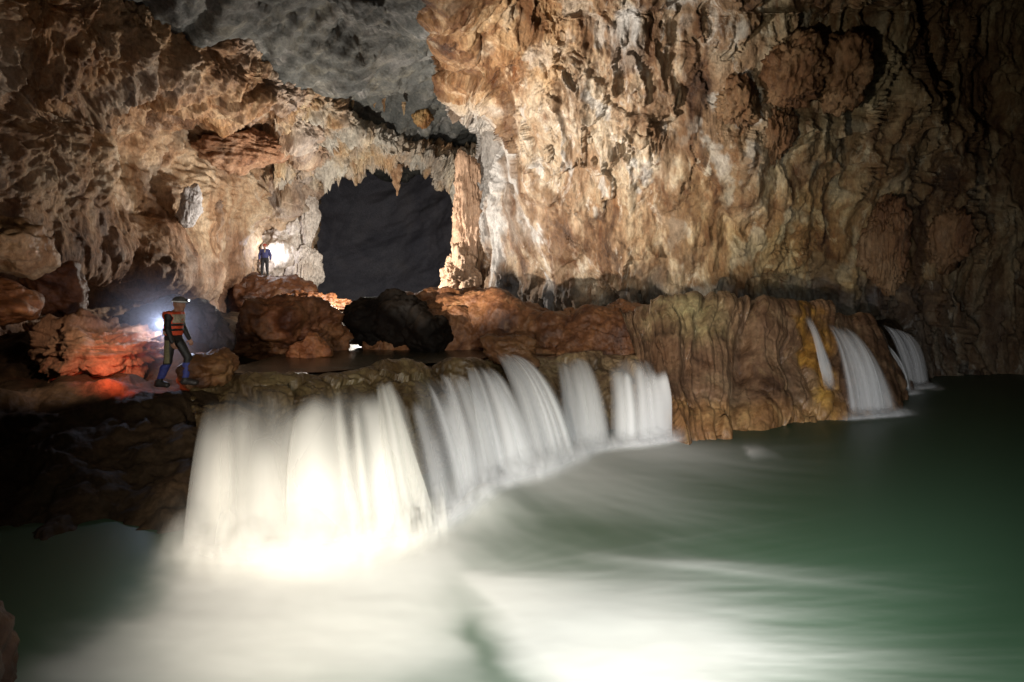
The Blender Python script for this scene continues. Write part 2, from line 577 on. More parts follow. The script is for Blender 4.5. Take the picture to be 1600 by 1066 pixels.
LC = [(-500, [(-690, 9), (-300, 10), (0, 11), (200, 11.5), (350, 12), (440, 12), (500, 12.5), (580, 13)]),
      (-200, [(-300, 13.5), (-100, 14.5), (50, 15.5), (200, 16), (330, 16.5), (430, 16.5), (500, 17), (580, 17)]),
      (0, [(-110, 18.5), (-20, 19), (80, 19.5), (180, 21), (300, 21), (400, 20.5), (470, 22), (570, 20)]),
      (100, [(-70, 20), (10, 20.5), (100, 21), (170, 23), (300, 23.5), (410, 23), (470, 25), (570, 21)]),
      (200, [(-10, 22.5), (50, 22), (110, 23), (190, 26), (300, 26.5), (425, 25.5), (470, 28), (570, 22)]),
      (300, [(40, 25), (80, 25), (140, 26), (220, 30), (310, 30), (435, 28), (475, 31), (570, 24)]),
      (400, [(90, 28), (120, 28), (170, 29), (240, 34.5), (330, 37), (430, 38.5), (480, 39), (570, 37)]),
      (455, [(103, 29.5), (140, 29.5), (200, 31), (260, 36), (340, 38.5), (440, 39.5), (490, 39.5), (570, 38)]),
      (484, [(128, 32), (165, 32.5), (235, 34), (300, 38.5), (350, 39.5), (440, 39.5), (500, 39), (570, 38.5)]),
      (490, [(145, 34), (180, 35), (240, 37), (300, 41), (360, 41.5), (445, 41), (500, 41), (570, 41)]),
      (480, [(150, 48), (185, 50), (240, 52), (300, 54), (360, 54), (445, 54), (500, 54), (570, 54)])]
ctrl = np.array([[P(px, col[0][0], col[0][1]) + np.array([0, 1.2, 3.0])] + [P(px, y, d) for y, d in col] for px, col in LC]).transpose(1, 0, 2)
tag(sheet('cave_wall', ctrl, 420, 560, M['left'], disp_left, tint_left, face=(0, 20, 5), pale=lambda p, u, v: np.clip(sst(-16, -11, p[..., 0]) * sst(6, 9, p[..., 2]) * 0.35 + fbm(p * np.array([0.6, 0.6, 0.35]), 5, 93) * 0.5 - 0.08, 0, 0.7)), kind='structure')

# arch band over the tunnel mouth
ap = [425, 500, 560, 620, 670, 705, 745]
top = [(112, 28.5), (146, 32), (196, 35.5), (213, 38), (228, 40), (238, 41), (244, 41)]
mid = [(190, 32), (205, 34), (218, 36.2), (230, 38), (243, 39.5), (256, 40), (262, 40)]
low = [(262, 35.5), (266, 37), (244, 38), (236, 38.6), (248, 39.6), (274, 40), (306, 39)]
ctrl = [[P(x, y - 22, d + 5) for x, (y, d) in zip(ap, top)], [P(x, y, d) for x, (y, d) in zip(ap, top)], [P(x, y, d) for x, (y, d) in zip(ap, mid)],
        [P(x, y, d) for x, (y, d) in zip(ap, low)], [P(x, y - 4, d + 2.5) for x, (y, d) in zip(ap, low)],
        [P(x, y - 14, d + 10) for x, (y, d) in zip(ap, low)], [P(x, 250, 75) for x in ap]]


def disp_arch(p, u, v):
    w = p + 0.6 * np.stack([fbm(p * 0.6 + 3, 3, 81), fbm(p * 0.6 + 9, 3, 82), fbm(p * 0.6 + 17, 3, 83)], -1)
    f1, f2, cid = worley(w * np.array([0.9, 0.9, 0.6]), 84)
    pods = np.sqrt(np.clip(1 - (f1 / 0.85) ** 2, 0, 1)) * (0.2 + 0.6 * cid)
    return (fbm(p * 0.25, 3, 85) * 0.8 + pods) * (0.25 + 0.75 * sst(0.15, 0.35, v)) + fbm(w * 1.7, 6, 86, 0.64) * 0.45


def post_arch(p, u, v):
    lip = np.exp(-((v - 0.5) / 0.07) ** 2)
    q = p.copy()
    tooth = fbm(np.stack([p[..., 0] * 1.1, p[..., 1] * 1.1, p[..., 2] * 0.0], -1), 4, 91, 0.65)
    q[..., 2] -= lip * (np.clip(tooth, -0.2, 1) * 0.8)
    return q


tag(sheet('cave_arch', ctrl, 330, 420, M['left'], disp_arch, lambda p, u, v: np.ones(p.shape) * np.array([1.1, 1.12, 1.05]), face=(-3, 15, 0), post=post_arch, pale=lambda p, u, v: np.clip(0.35 + fbm(p * 0.7, 5, 92) * 0.9, 0, 0.8)), kind='structure')

# ceiling: a smooth scalloped slab of grey limestone
cx = [-40, -22, -12, -6, -2, 3, 14, 30]
cy = [-4, 4, 12, 20, 28, 36, 44, 54]
zc = lambda x, y: lin([-40, -22, -12, -4, -1, 3, 14, 30], [13.6, 13.5, 13.4, 13.6, 15.5, 20, 24, 24], x) + lin([-4, 30, 44, 54], [0.6, 0, -0.6, -0.9], y)
ctrl = [[(x, y, zc(x, y)) for x in cx] for y in cy]


def disp_ceil(p, u, v):
    q = p @ np.array([[0.8, 0.6, 0], [-0.6, 0.8, 0], [0, 0, 1]])
    a = fbm(q * np.array([0.1, 0.3, 0.3]), 4, 101) * 0.75
    r = fbm(q * np.array([0.22, 0.7, 0.5]), 4, 102, ridged=True) * 0.2
    st = fbm(p * 0.18, 3, 104)
    step = np.floor(st * 5) * 0.16 + sst(0.75, 1, (st * 5) % 1) * 0.16
    sh = fbm(q * np.array([0.14, 1.0, 1.0]) + 9, 5, 105, 0.55, ridged=True)
    return a + r - step * 1.6 + fbm(p * 1.4, 5, 103, 0.6) * 0.06 - sst(0.15, 0.6, sh) * 0.22


def pale_ceil(p, u, v):
    q = p @ np.array([[0.8, 0.6, 0], [-0.6, 0.8, 0], [0, 0, 1]])
    n = fbm(q * np.array([0.1, 0.75, 0.5]) + 21, 5, 107, 0.55)
    m = fbm(p * 0.3, 3, 108)
    return np.clip(np.exp(-(n / 0.035) ** 2) * sst(-0.1, 0.4, m) * 0.5 + sst(0.35, 0.6, fbm(p * 0.5 + 4, 4, 109)) * 0.25, 0, 0.6)


tag(sheet('cave_ceiling', ctrl, 420, 420, M['ceiling'], disp_ceil, face=(0, 20, 3), pale=pale_ceil), kind='structure')

# far end of the tunnel
ctrl = [[P(x, y, d) for x, d in ((380, 60), (480, 72), (600, 78), (700, 74), (800, 62), (900, 56))] for y, _ in ((190, 0), (280, 0), (370, 0), (450, 0), (540, 0))]
tag(sheet('tunnel_wall', ctrl, 160, 260, M['dark'], lambda p, u, v: fbm((p @ np.array([[0.9, 0, -0.4], [0, 1, 0], [0.4, 0, 0.9]])) * np.array([0.1, 0.2, 0.3]), 4, 111) * 0.7, face=(0, 0, 3)), kind='structure')

# floor of the chamber behind the pool
ctrl = [[(x, y, z - e) for x, e in ((-30, 0), (-22, 0), (-15, 0), (-9, 0), (-5, 0), (-1, 0.3), (3, 2.5), (14, 3.5))] for y, z in ((17, 0.9), (22, 1.0), (28, 1.9), (36, 2.6), (50, 2.4), (78, 1.8))]
tag(sheet('cave_floor', ctrl, 200, 260, M['mud'], lambda p, u, v: fbm(p * 0.3, 5, 121) * 0.7, face=(0, 20, 30)), kind='structure')

# ------------------------------------------------------------------ banks and dam
LIP = 1.65                                     # level of the upper pool


def disp_bank(p, u, v):
    w = p + 0.3 * np.stack([fbm(p + 3, 3, 131), fbm(p + 9, 3, 132), fbm(p + 17, 3, 133)], -1)
    q = w @ np.array([[0.85, 0, 0.5], [0, 1, 0], [-0.5, 0, 0.85]])
    return fbm(p * 0.5, 4, 134) * 0.4 + fbm(q * np.array([0.8, 0.8, 2.2]), 5, 135) * 0.1


BC = []
for px, k in ((-900, 0.75), (-400, 0.9), (-150, 0.97), (0, 1), (80, 1), (160, 1), (240, 1), (300, 1.01), (338, 1.04), (352, 1.12), (372, 1.3)):
    pts = [(510, 17.5), (550, 15.6), (585, 14.0), (604, 13.0), (635, 12.1), (700, 11.1), (780, 10.1), (862, 9.2), (960, 8.6)]
    if px > 310:
        pts = [(560, 17.5), (578, 15.6), (592, 14.4), (606, 13.4), (640, 12.3), (700, 11.3), (780, 10.3), (862, 9.4), (960, 8.8)]
    BC.append([P(px, y, d * k) for y, d in pts])
tag(sheet('river_bank', np.array(BC).transpose(1, 0, 2), 300, 420, M['mud'], disp_bank, face=(-3, 2, 8)), kind='structure')

# the step the falls drop over
lipx = [300, 350, 420, 500, 580, 660, 720, 770, 860, 960, 1040, 1090]
lipy = [592, 592, 592, 588, 580, 574, 574, 562, 560, 558, 556, 556]
basx = [280, 310, 400, 500, 600, 690, 770, 850, 930, 1000, 1060, 1110]
basy = [880, 870, 860, 845, 825, 795, 750, 720, 702, 694, 690, 684]
LD = lambda y: (H - LIP) * F / (y - Y0)
BD = lambda y: H * F / (y - Y0)
r0, r1, r2, r3, r4, r5, r6 = [], [], [], [], [], [], []
for a, b, c, d in zip(lipx, lipy, basx, basy):
    L = P(a, b, LD(b)); L[2] = LIP - 0.04
    B = P(c, d, BD(d) + 0.3); B[2] = 0.0
    r0.append(L + np.array([0, 8, -1.2])); r1.append(L + np.array([0, 2.8, -0.35])); r2.append(L + np.array([0, 0.8, 0.0]))
    r3.append(L * 0.93 + B * 0.07 + np.array([0, 0.0, -0.22]))
    r4.append(L * 0.62 + B * 0.38 + np.array([0, 0.35, -0.2])); r5.append(L * 0.35 + B * 0.65 + np.array([0, 0.5, -0.3])); r6.append(L * 0.25 + B * 0.75 + np.array([0, 0.6, -0.9]))


def disp_step(p, u, v):
    w = p + 0.25 * np.stack([fbm(p + 3, 3, 141), fbm(p + 9, 3, 142), fbm(p + 17, 3, 143)], -1)
    f1, f2, cid = worley(w * np.array([0.9, 0.9, 0.55]), 144)
    face = sst(0.3, 0.42, v)
    pod = np.sqrt(np.clip(1 - (f1 / 0.85) ** 2, 0, 1)) * (0.15 + 0.45 * cid) - 0.2
    return pod * face + fbm(w * np.array([2.5, 2.5, 0.6]), 4, 145, ridged=True) * 0.08 * face + fbm(p * 0.9, 4, 146) * 0.10 * (0.35 + face)


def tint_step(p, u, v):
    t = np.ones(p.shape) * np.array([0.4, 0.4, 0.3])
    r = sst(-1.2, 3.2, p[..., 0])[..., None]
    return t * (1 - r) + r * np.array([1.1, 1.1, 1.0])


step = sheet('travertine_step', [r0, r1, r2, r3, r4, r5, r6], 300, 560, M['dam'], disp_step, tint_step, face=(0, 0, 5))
tag(step, 'low wet brown rock step that the left row of waterfalls drops over', 'rock step')

# the fluted mound of the dam on the right
DM = [  # px: (top py, top d, base px, base py)
    (968, 486, 20.2, 1030, 690), (1000, 480, 20.0, 1060, 686), (1060, 476, 19.8, 1110, 680), (1120, 475, 20.0, 1150, 668), (1180, 477, 20.5, 1220, 658),
    (1240, 484, 21.3, 1290, 655), (1290, 488, 22.2, 1345, 648), (1330, 497, 23.0, 1385, 630), (1345, 510, 24.0, 1400, 618), (1350, 540, 27, 1400, 600)]
rows_ = [[] for _ in range(8)]
for tx, ty, td, bx, by in DM:
    T = P(tx, ty, td)
    B = P(bx, by, BD(by)); B[2] = 0
    rows_[0].append(T + np.array([0.8, 6.5, -1.6])); rows_[1].append(T + np.array([0.3, 2.2, -0.15])); rows_[2].append(T)
    rows_[3].append(T * 0.8 + B * 0.2 + np.array([0, -0.15, 0.12])); rows_[4].append(T * 0.5 + B * 0.5 + np.array([0, -0.05, 0.1]))
    rows_[5].append(T * 0.2 + B * 0.8 + np.array([0, -0.05, 0.05])); rows_[6].append(B + np.array([0, -0.1, -0.25])); rows_[7].append(B + np.array([0, -0.1, -1.2]))


def disp_dam(p, u, v):
    sk = u * 30 + v * 5.0 + fbm(p * 0.5, 3, 151) * 0.8
    q = np.stack([sk * 0.45, v * 1.0 + 0.0 * u, p[..., 1] * 0.1], -1)
    f1, f2, cid = worley(q, 152)
    folds = np.sqrt(np.clip(1 - (f1 / 0.9) ** 2, 0, 1)) * (0.15 + 0.4 * cid)
    q2 = np.stack([sk * 1.5, v * 1.8, p[..., 1] * 0.2], -1)
    g1, g2, gid = worley(q2, 153)
    f = np.sqrt(np.clip(1 - (g1 / 0.85) ** 2, 0, 1)) * (0.05 + 0.14 * gid)
    rib = fbm(np.stack([sk * 2.2, v * 3.0, u * 0], -1), 4, 154) * 0.04
    face = sst(0.2, 0.34, v)
    low = sst(0.6, 0.8, v)
    lob = worley(p * np.array([1.3, 1.3, 1.6]), 155)[0]
    lobes = np.sqrt(np.clip(1 - (lob / 0.8) ** 2, 0, 1)) * 0.22 * low
    return (folds * 1.35 + f * 1.2 + rib - 0.25) * (0.15 + 0.85 * face) + lobes + fbm(p * 0.4, 3, 156) * 0.15 + fbm(p * 5, 3, 157) * 0.015


def tint_dam(p, u, v):
    px, py = ppix(p)
    px = px + fbm(p * 1.2, 3, 161) * 25
    t = np.ones(p.shape) * np.array([0.72, 0.63, 0.6])
    g = (np.exp(-((px - 1065 - (py - 480) * 0.4) / 45) ** 2) * sst(560, 520, py))[..., None]
    t = t * (1 - g) + g * np.array([1.15, 1.3, 1.1])
    y = (np.exp(-((px - 1247 - (py - 490) * 0.32) / 14) ** 2))[..., None]
    t = t * (1 - y) + y * np.array([1.55, 1.2, 0.45])
    o = sst(625, 650, py)[..., None] * 0.6
    return t * (1 - o) + o * np.array([1.3, 1.0, 0.6])


dam = sheet('travertine_dam', rows_, 380, 560, M['dam'], disp_dam, tint_dam, face=(0, 0, 8))
tag(dam, 'broad fluted brown travertine mound rising from the green pool right of the falls', 'travertine dam')

# red clay ridge behind the falls
ctrl = []
RX = [560, 640, 700, 760, 820, 890, 950, 985, 1010]
RY = [490, 474, 468, 463, 486, 487, 480, 482, 500]
RD = [25, 24, 23, 22.3, 21.8, 21.3, 20.9, 20.8, 21]
BY = [548, 548, 547, 548, 552, 553, 553, 554, 556]
for k in range(6):
    row = []
    for x, y, d, by in zip(RX, RY, RD, BY):
        T = P(x, y, d)
        B = P(x + 10, by, LD(by)); B[2] = LIP - 0.1
        row.append([T + np.array([0, 5, -1.5]), T + np.array([0, 1.2, -0.1]), T, T * 0.62 + B * 0.38 + np.array([0, -0.1, 0.25]), T * 0.2 + B * 0.8 + np.array([0, -0.1, 0.1]), B + np.array([0, -0.3, -0.5])][k])
    ctrl.append(row)


def disp_ridge(p, u, v):
    w = p + 0.4 * np.stack([fbm(p * 0.7 + 3, 3, 171), fbm(p * 0.7 + 9, 3, 172), fbm(p * 0.7 + 17, 3, 173)], -1)
    f1, f2, cid = worley(w * np.array([0.55, 0.55, 0.8]), 174)
    return np.sqrt(np.clip(1 - (f1 / 0.9) ** 2, 0, 1)) * (0.2 + 0.5 * cid) - 0.25 + fbm(p * 1.6, 5, 175) * 0.14


ridge = sheet('clay_ridge', ctrl, 200, 380, M['clay'], disp_ridge, face=(0, 0, 8))
tag(ridge, 'smooth reddish brown clay ridge between the dark tunnel and the waterfalls', 'rock ridge')

# ------------------------------------------------------------------ water surfaces
ny, nx = 420, 560
yy = 2.2 * (48 / 2.2) ** np.linspace(0, 1, ny)
tt = np.linspace(-1.15, 1.15, nx)
Y, T = np.meshgrid(yy, tt, indexing='ij')
pp = np.stack([Y * T, Y, np.zeros_like(Y)], -1)
px, py = ppix(pp)
wob = fbm(np.stack([px / 260, py / 90, px * 0], -1), 4, 201)
wob2 = fbm(np.stack([px / 420, py / 22, px * 0 + 3], -1), 4, 202)


def stroke(x1, y1, x2, y2, w1, w2, a, sharp=1.0, wo=1.0):
    X, Yp = px + wob * 50 * wo, py + wob * 16 * wo
    dx, dy = x2 - x1, y2 - y1
    t = np.clip(((X - x1) * dx + (Yp - y1) * dy) / (dx * dx + dy * dy), 0, 1)
    d = np.hypot(X - x1 - t * dx, Yp - y1 - t * dy)
    w = w1 + (w2 - w1) * t
    return a * np.exp(-(d / w) ** (2 * sharp)) * ((1 - t) ** 0.8 if w2 < w1 else 1)


# the churned water, carried off from each fall in long soft threads
FX, FY, FS = -300.0, 540.0, 2.5
fw, fh = 920, 240
acc = np.zeros((fh, fw))
rf = np.random.RandomState(11)


def threads(n, xa, ya, xb, yb, ang, spread, turn, length, wt, soft=1.0):
    t = rf.uniform(0, 1, n)
    x = xa + (xb - xa) * t + rf.normal(0, 6, n); y = ya + (yb - ya) * t + rf.normal(0, 4, n)
    th = np.radians(ang + rf.normal(0, spread, n)); tu = np.radians(turn * rf.uniform(0.5, 1.4, n))
    L = length * rf.uniform(0.35, 1.25, n); w0 = wt * rf.uniform(0.2, 1.0, n) ** 1.5
    K = 220
    for q in range(K):
        f_ = q / K
        step = L / K
        x = x + np.cos(th) * step; y = y + np.sin(th) * step * 0.55
        th = th + tu / K
        ix = ((x - FX) / FS).astype(int); iy = ((y - FY) / FS).astype(int)
        m = (ix >= 0) & (ix < fw) & (iy >= 0) & (iy < fh)
        np.add.at(acc, (iy[m], ix[m]), (w0 * (1 - f_) ** 1.3 * step / 2.5)[m])


threads(900, 310, 850, 480, 858, 105, 28, 45, 420, 0.5)
threads(900, 480, 850, 680, 815, 85, 26, -10, 330, 0.5)
threads(350, 690, 800, 780, 740, 60, 20, -45, 330, 0.3)
threads(500, 770, 745, 900, 705, 35, 16, -30, 420, 0.42)
threads(320, 900, 705, 1040, 688, 20, 9, -18, 330, 0.4)
threads(800, 720, 900, 860, 1010, 10, 14, 8, 620, 0.55)
threads(420, 800, 985, 900, 1080, 4, 10, 4, 760, 0.55)
threads(60, 900, 872, 1100, 880, 12, 4, -4, 520, 0.35)
threads(60, 1345, 640, 1385, 636, 14, 8, -10, 110, 0.35)
threads(45, 1385, 612, 1420, 610, 10, 6, -8, 70, 0.3)
threads(45, 1420, 600, 1448, 599, 8, 6, -6, 50, 0.3)


def blur(a, sx, sy):
    for axis, sg in ((1, sx), (0, sy)):
        r = int(sg * 3) + 1
        k = np.exp(-0.5 * (np.arange(-r, r + 1) / sg) ** 2); k /= k.sum()
        a = np.apply_along_axis(lambda q: np.convolve(q, k, 'same'), axis, a)
    return a


acc = 0.7 * blur(acc, 2.4, 0.8) + 0.35 * blur(acc, 9, 3.5)
gx = np.clip((px - FX) / FS, 0, fw - 1.001); gy = np.clip((py - FY) / FS, 0, fh - 1.001)
ix, iy = gx.astype(int), gy.astype(int)
ax_, ay_ = gx - ix, gy - iy
thr = (acc[iy, ix] * (1 - ax_) + acc[iy, ix + 1] * ax_) * (1 - ay_) + (acc[iy + 1, ix] * (1 - ax_) + acc[iy + 1, ix + 1] * ax_) * ay_
thr = thr * (py < 1095) * (py > 545)
foam = np.zeros_like(px)
for s_ in [(330, 880, 640, 860, 90, 90, 0.9), (310, 950, 640, 950, 110, 120, 0.55), (150, 1040, 600, 1020, 100, 100, 0.6), (660, 830, 760, 775, 45, 45, 0.5),
           (770, 755, 880, 725, 34, 26, 0.7), (900, 706, 1050, 690, 14, 12, 0.7), (1165, 705, 1218, 708, 7, 6, 1.0), (1330, 646, 1420, 640, 8, 7, 0.9), (1385, 614, 1425, 612, 5, 5, 0.8), (1415, 604, 1450, 601, 4, 4, 0.8), (1290, 652, 1330, 650, 4, 4, 0.5),
           (830, 990, 1000, 1000, 90, 90, 0.85), (860, 1080, 1060, 1080, 90, 90, 0.8)]:
    foam = 1 - (1 - foam) * (1 - np.clip(stroke(*s_), 0, 1))
foam = 1 - (1 - foam) * np.exp(-thr * 0.55)
gap = stroke(735, 990, 800, 1090, 26, 40, 0.7) + stroke(880, 830, 1020, 840, 24, 26, 0.3)
foam = np.clip(foam * (1 - np.clip(gap, 0, 1)), 0, 1) * sst(-70, 90, px - 310 + (py - 850) * 1.55 + wob * 60)
foam = np.clip(foam * (1 + wob2 * 0.12 * (1 - foam)), 0, 0.97)
pp[..., 2] = foam * 0.03 * (1 + 0.5 * wob) + np.exp(-(((px - 470) / 190) ** 2 + ((py - 870) / 40) ** 2)) * 0.12 + np.exp(-(((px - 740) / 70) ** 2 + ((py - 780) / 30) ** 2)) * 0.22
tag(link_mesh('pool_water', pp, grid_quads(ny, nx), M['pool'], None, {'foam': foam}), kind='structure')

# upper pool
mu, nt = new_mat('upper_pool_water')
g = NT(nt)
out = g.n('ShaderNodeOutputMaterial'); bs = g.n('ShaderNodeBsdfPrincipled')
bs.inputs['Base Color'].default_value = (0.035, 0.032, 0.018, 1); bs.inputs['Roughness'].default_value = 0.26; bs.inputs['IOR'].default_value = 1.33
g.l(bs.outputs[0], out.inputs[0])
ctrl = []
front = [P(a, b, LD(b)) for a, b in zip(lipx, lipy)]
for k in range(4):
    ctrl.append([np.array([q[0] * (1 + 0.02 * k) if k else q[0], q[1] + (1.0, 2.0, 6, 16)[k], LIP]) for q in front])
tag(sheet('upper_pool', ctrl, 60, 200, mu, lambda p, u, v: fbm(p * np.array([0.8, 2.5, 1]), 3, 211) * 0.012, face=(0, 10, 20)), kind='structure')


def fall(label, tops, bots, mat, n=6, dens=1.0, seed=0, throw=0.5, arc=1.8, veil=0.35, wide=1.0, drop=0.2, start=0.06, spray=0.0, foot=0.93, low_=0.0):
    """one cascade: separate jets and veils leaving the lip at their own heights and fanning to the pool"""
    rg = np.random.RandomState(100 + seed)
    tp = np.array([P(*t) for t in tops]); bp = np.array([P(*b) for b in bots])
    ip = lambda a, u: np.stack([np.interp(u, np.linspace(0, 1, len(a)), a[:, k]) for k in range(3)], -1)
    vs, qs, de, off = [], [], [], 0
    nv = 90
    V = np.linspace(0, 1, nv)
    jets = []
    for r in range(n):
        jets.append(((r + 0.5 + rg.uniform(-0.35, 0.35)) / n, 1.0 / n * rg.uniform(0.35, 1.75) * wide, rg.uniform(low_, drop), rg.uniform(0.5, 1.0), rg.uniform(0.3, 1.3), 22, False))
        jets.append((rg.uniform(0.08, 0.92), 0.7 / n * rg.uniform(0.4, 1.2) * wide, rg.uniform(low_, drop * 1.3), rg.uniform(0.35, 0.9), rg.uniform(0.5, 1.5), 12, False))
    if veil:
        jets.append((0.5, 0.62, 0.05, veil, 0.25, 90, True)); jets.append((0.5, 0.55, 0.12, veil, 0.7, 90, True))
    for q, (u0, wd, v0, a, th, m, isv) in enumerate(jets):
        S = np.linspace(-1, 1, m)
        u1 = 0.5 + (u0 - 0.5) * 0.98 + rg.uniform(-0.04, 0.04)
        wt, wb = wd * 0.6, wd * (1.4 if not isv else 0.95)
        vv, ss = np.meshgrid(V, S, indexing='ij')
        sway = fbm(np.stack([vv * 1.3, vv * 0 + q * 3.3, vv * 0 + seed], -1), 2, 500 + seed) * 0.06 * (0 if isv else 1) * wd * 3
        uu_t = np.clip(u0 + ss * wt, -0.12, 1.12); uu_b = np.clip(u1 + ss * wb, -0.12, 1.12)
        A = ip(tp, np.clip(uu_t, 0, 1)) + (np.minimum(uu_t, 0) + np.maximum(uu_t - 1, 0))[..., None] * (tp[-1] - tp[0])
        B = ip(bp, np.clip(uu_b, 0, 1)) + (np.minimum(uu_b, 0) + np.maximum(uu_b - 1, 0))[..., None] * (bp[-1] - bp[0])
        hv = (1 - (1 - vv) ** 1.25)[..., None]
        c = A * (1 - hv) + B * hv
        c[..., 2] = A[..., 2] + (B[..., 2] - A[..., 2]) * vv ** (arc * rg.uniform(0.88, 1.12))
        c[..., 0] += sway
        c[..., 1] -= throw * th * np.sin(np.pi * np.clip(vv * 0.92, 0, 1)) * 0.35 + rg.uniform(0, 0.12) + 0.05 * np.cos(ss * 1.57)
        prof = np.exp(-(ss / 0.5) ** 2) - np.exp(-4) if not isv else sst(-1, -0.6, ss) * sst(1, 0.6, ss)
        prof = np.clip(prof, 0, 1)
        st = fbm(np.stack([ss * (m * 0.035) + q * 7, vv * 0.6, vv * 0 + seed], -1), 3, 520 + seed, 0.45)
        up = sst(v0, v0 + start + 0.25 * rg.uniform(0.2, 1), vv + st * 0.06)
        d = np.clip(prof * up * sst(1.0, foot, vv) * (0.8 + st * 0.5 + 0.4 * vv) * a * dens, 0, 0.94)
        vs.append(c.reshape(-1, 3)); de.append(d.ravel()); qs.append(grid_quads(nv, m) + off); off += nv * m
    o = link_mesh('waterfall', np.concatenate(vs), np.concatenate(qs), M[mat], None, {'threads': np.concatenate(de)})
    if spray:
        # churned spray where the jets land: low nested domes of droplets along the foot
        nu, nh = 70, 26
        U, A = np.meshgrid(np.linspace(-0.4, 1.4, nu), np.linspace(0.02, math.pi - 0.02, nh), indexing='ij')
        foot = ip(bp, np.clip(U, 0, 1)) + (np.minimum(U, 0) + np.maximum(U - 1, 0))[..., None] * (bp[-1] - bp[0])
        out_ = np.array([0.25, -1.0, 0]); out_ /= np.linalg.norm(out_)
        vs, qs, de, off = [], [], [], 0
        for L in range(5):
            rr = spray * (0.35 + 0.22 * L)
            nz = fbm(np.stack([U * 5 + L * 3, np.cos(A), np.sin(A) + seed], -1), 3, 560 + seed)
            c = foot + out_ * (0.12 * spray - np.cos(A)[..., None] * rr * (1.2 + 0.12 * nz[..., None])) * 1.0
            c[..., 2] = 0.02 + np.sin(A) * rr * 0.85 * (1 + 0.2 * nz)
            d = 0.34 * sst(1.35, 2.5, A) * sst(math.pi, 2.75, A) * sst(-0.4, 0.2, U) * sst(1.4, 0.8, U) * np.clip(0.85 + nz * 0.9, 0, 1) * (1.1 - 0.16 * L)
            vs.append(c.reshape(-1, 3)); de.append(np.clip(d, 0, 0.9).ravel()); qs.append(grid_quads(nu, nh) + off); off += nu * nh
        link_mesh('spray', np.concatenate(vs), np.concatenate(qs), M[mat], o, {'threads': np.concatenate(de)})
    return tag(o, label, 'waterfall', 'waterfalls over the travertine dam')


def lp(x, y, up=0.06, near=0.25):
    d = LD(y)
    return (x, y - up / d * F, d - near)


def bp_(x, y, nearer=0.0):
    return (x, y, BD(y) - nearer)


fall('broad cream veil of water at the left end of the row beside the dark bank', [lp(350, 604), lp(400, 600), lp(468, 602)], [bp_(318, 862), bp_(390, 868), bp_(485, 862)], 'fall_warm', 6, 1.0, 1, spray=0.75, drop=0.62, start=0.2, veil=0.16, low_=0.22, wide=1.45)
fall('wide bright white fall with two humps, second from the left of the row', [lp(482, 606), lp(530, 602), lp(574, 600)], [bp_(475, 862), bp_(550, 855), bp_(618, 842)], 'fall_warm', 5, 1.0, 2, spray=0.75, drop=0.5, start=0.1, veil=0.1, throw=0.9, low_=0.1, wide=1.4)
fall('narrow bright slanting stream right of the wide two-humped fall', [lp(588, 598), lp(612, 598)], [bp_(628, 842), bp_(682, 822)], 'fall_warm', 2, 1.0, 3, spray=0.6, drop=0.05, start=0.05, veil=0.1, throw=0.9)
fall('thin grey veil of water between the slanting stream and the dark rock rib', [lp(630, 592), lp(686, 588)], [bp_(680, 820), bp_(760, 775)], 'fall', 3, 0.55, 4, spray=0.5, veil=0.12, drop=0.4)
fall('pair of small faint streams just left of the arching fall', [lp(686, 587), lp(724, 585)], [bp_(735, 788), bp_(785, 762)], 'fall', 2, 0.75, 5, spray=0.4, veil=0.08, drop=0.05)
fall('tall white stream curving down on the left side of the arching fall', [lp(732, 574), lp(764, 574)], [bp_(770, 760), bp_(845, 738)], 'fall', 3, 0.95, 6, spray=0.5, veil=0.15, drop=0.08, throw=0.9)
fall('strong arching white fall leaping out past a dark hollow', [lp(772, 564, 0.2, 0.4), lp(806, 564, 0.2, 0.4)], [bp_(835, 742), bp_(902, 716)], 'fall', 5, 0.95, 7, spray=0.5, throw=1.1, arc=2.0, drop=0.02, start=0.02, veil=0.4)
fall('soft grey curtain of water left of the tan rock face', [lp(862, 560), lp(920, 560)], [bp_(885, 714), bp_(955, 700)], 'fall', 3, 0.75, 8, spray=0.35, veil=0.2, drop=0.12)
fall('bright white fan of water over tan rock at the right end of the main row', [lp(950, 562), lp(985, 560), lp(1022, 566)], [bp_(962, 700), bp_(1000, 697), bp_(1040, 691)], 'fall', 4, 0.9, 9, spray=0.35, drop=0.35, veil=0.18)
fall('thin white trickle beside the yellow streak on the dam', [(1252, 492, 19.9), (1266, 492, 20.0)], [(1284, 612, 17.8), (1304, 612, 18.0)], 'fall', 2, 0.7, 10, arc=1.2, throw=0.4, drop=0.05, veil=0, foot=0.75)
fall('veil of water spreading over orange rock at the right end of the dam', [(1285, 504, 20.5), (1318, 510, 20.9)], [(1325, 650, 18.3), (1395, 644, 18.9)], 'fall', 7, 0.5, 11, spray=0.3, arc=1.5, throw=0.6, drop=0.05, veil=0.2)
fall('grey arching stream in the dark gap right of the dam', [(1338, 527, 23.2), (1362, 527, 23.6)], [(1385, 613, 22.6), (1422, 612, 23.2)], 'fall', 5, 0.65, 12, spray=0.25, arc=1.9, throw=0.6, drop=0.02, veil=0.25)
fall('last fall at the far right end, fanning down onto black water', [(1368, 505, 24.6), (1410, 518, 24.8)], [(1412, 604, 24.2), (1446, 601, 24.8)], 'fall', 6, 0.5, 13, spray=0.25, arc=1.6, throw=0.5, drop=0.05, veil=0.15)

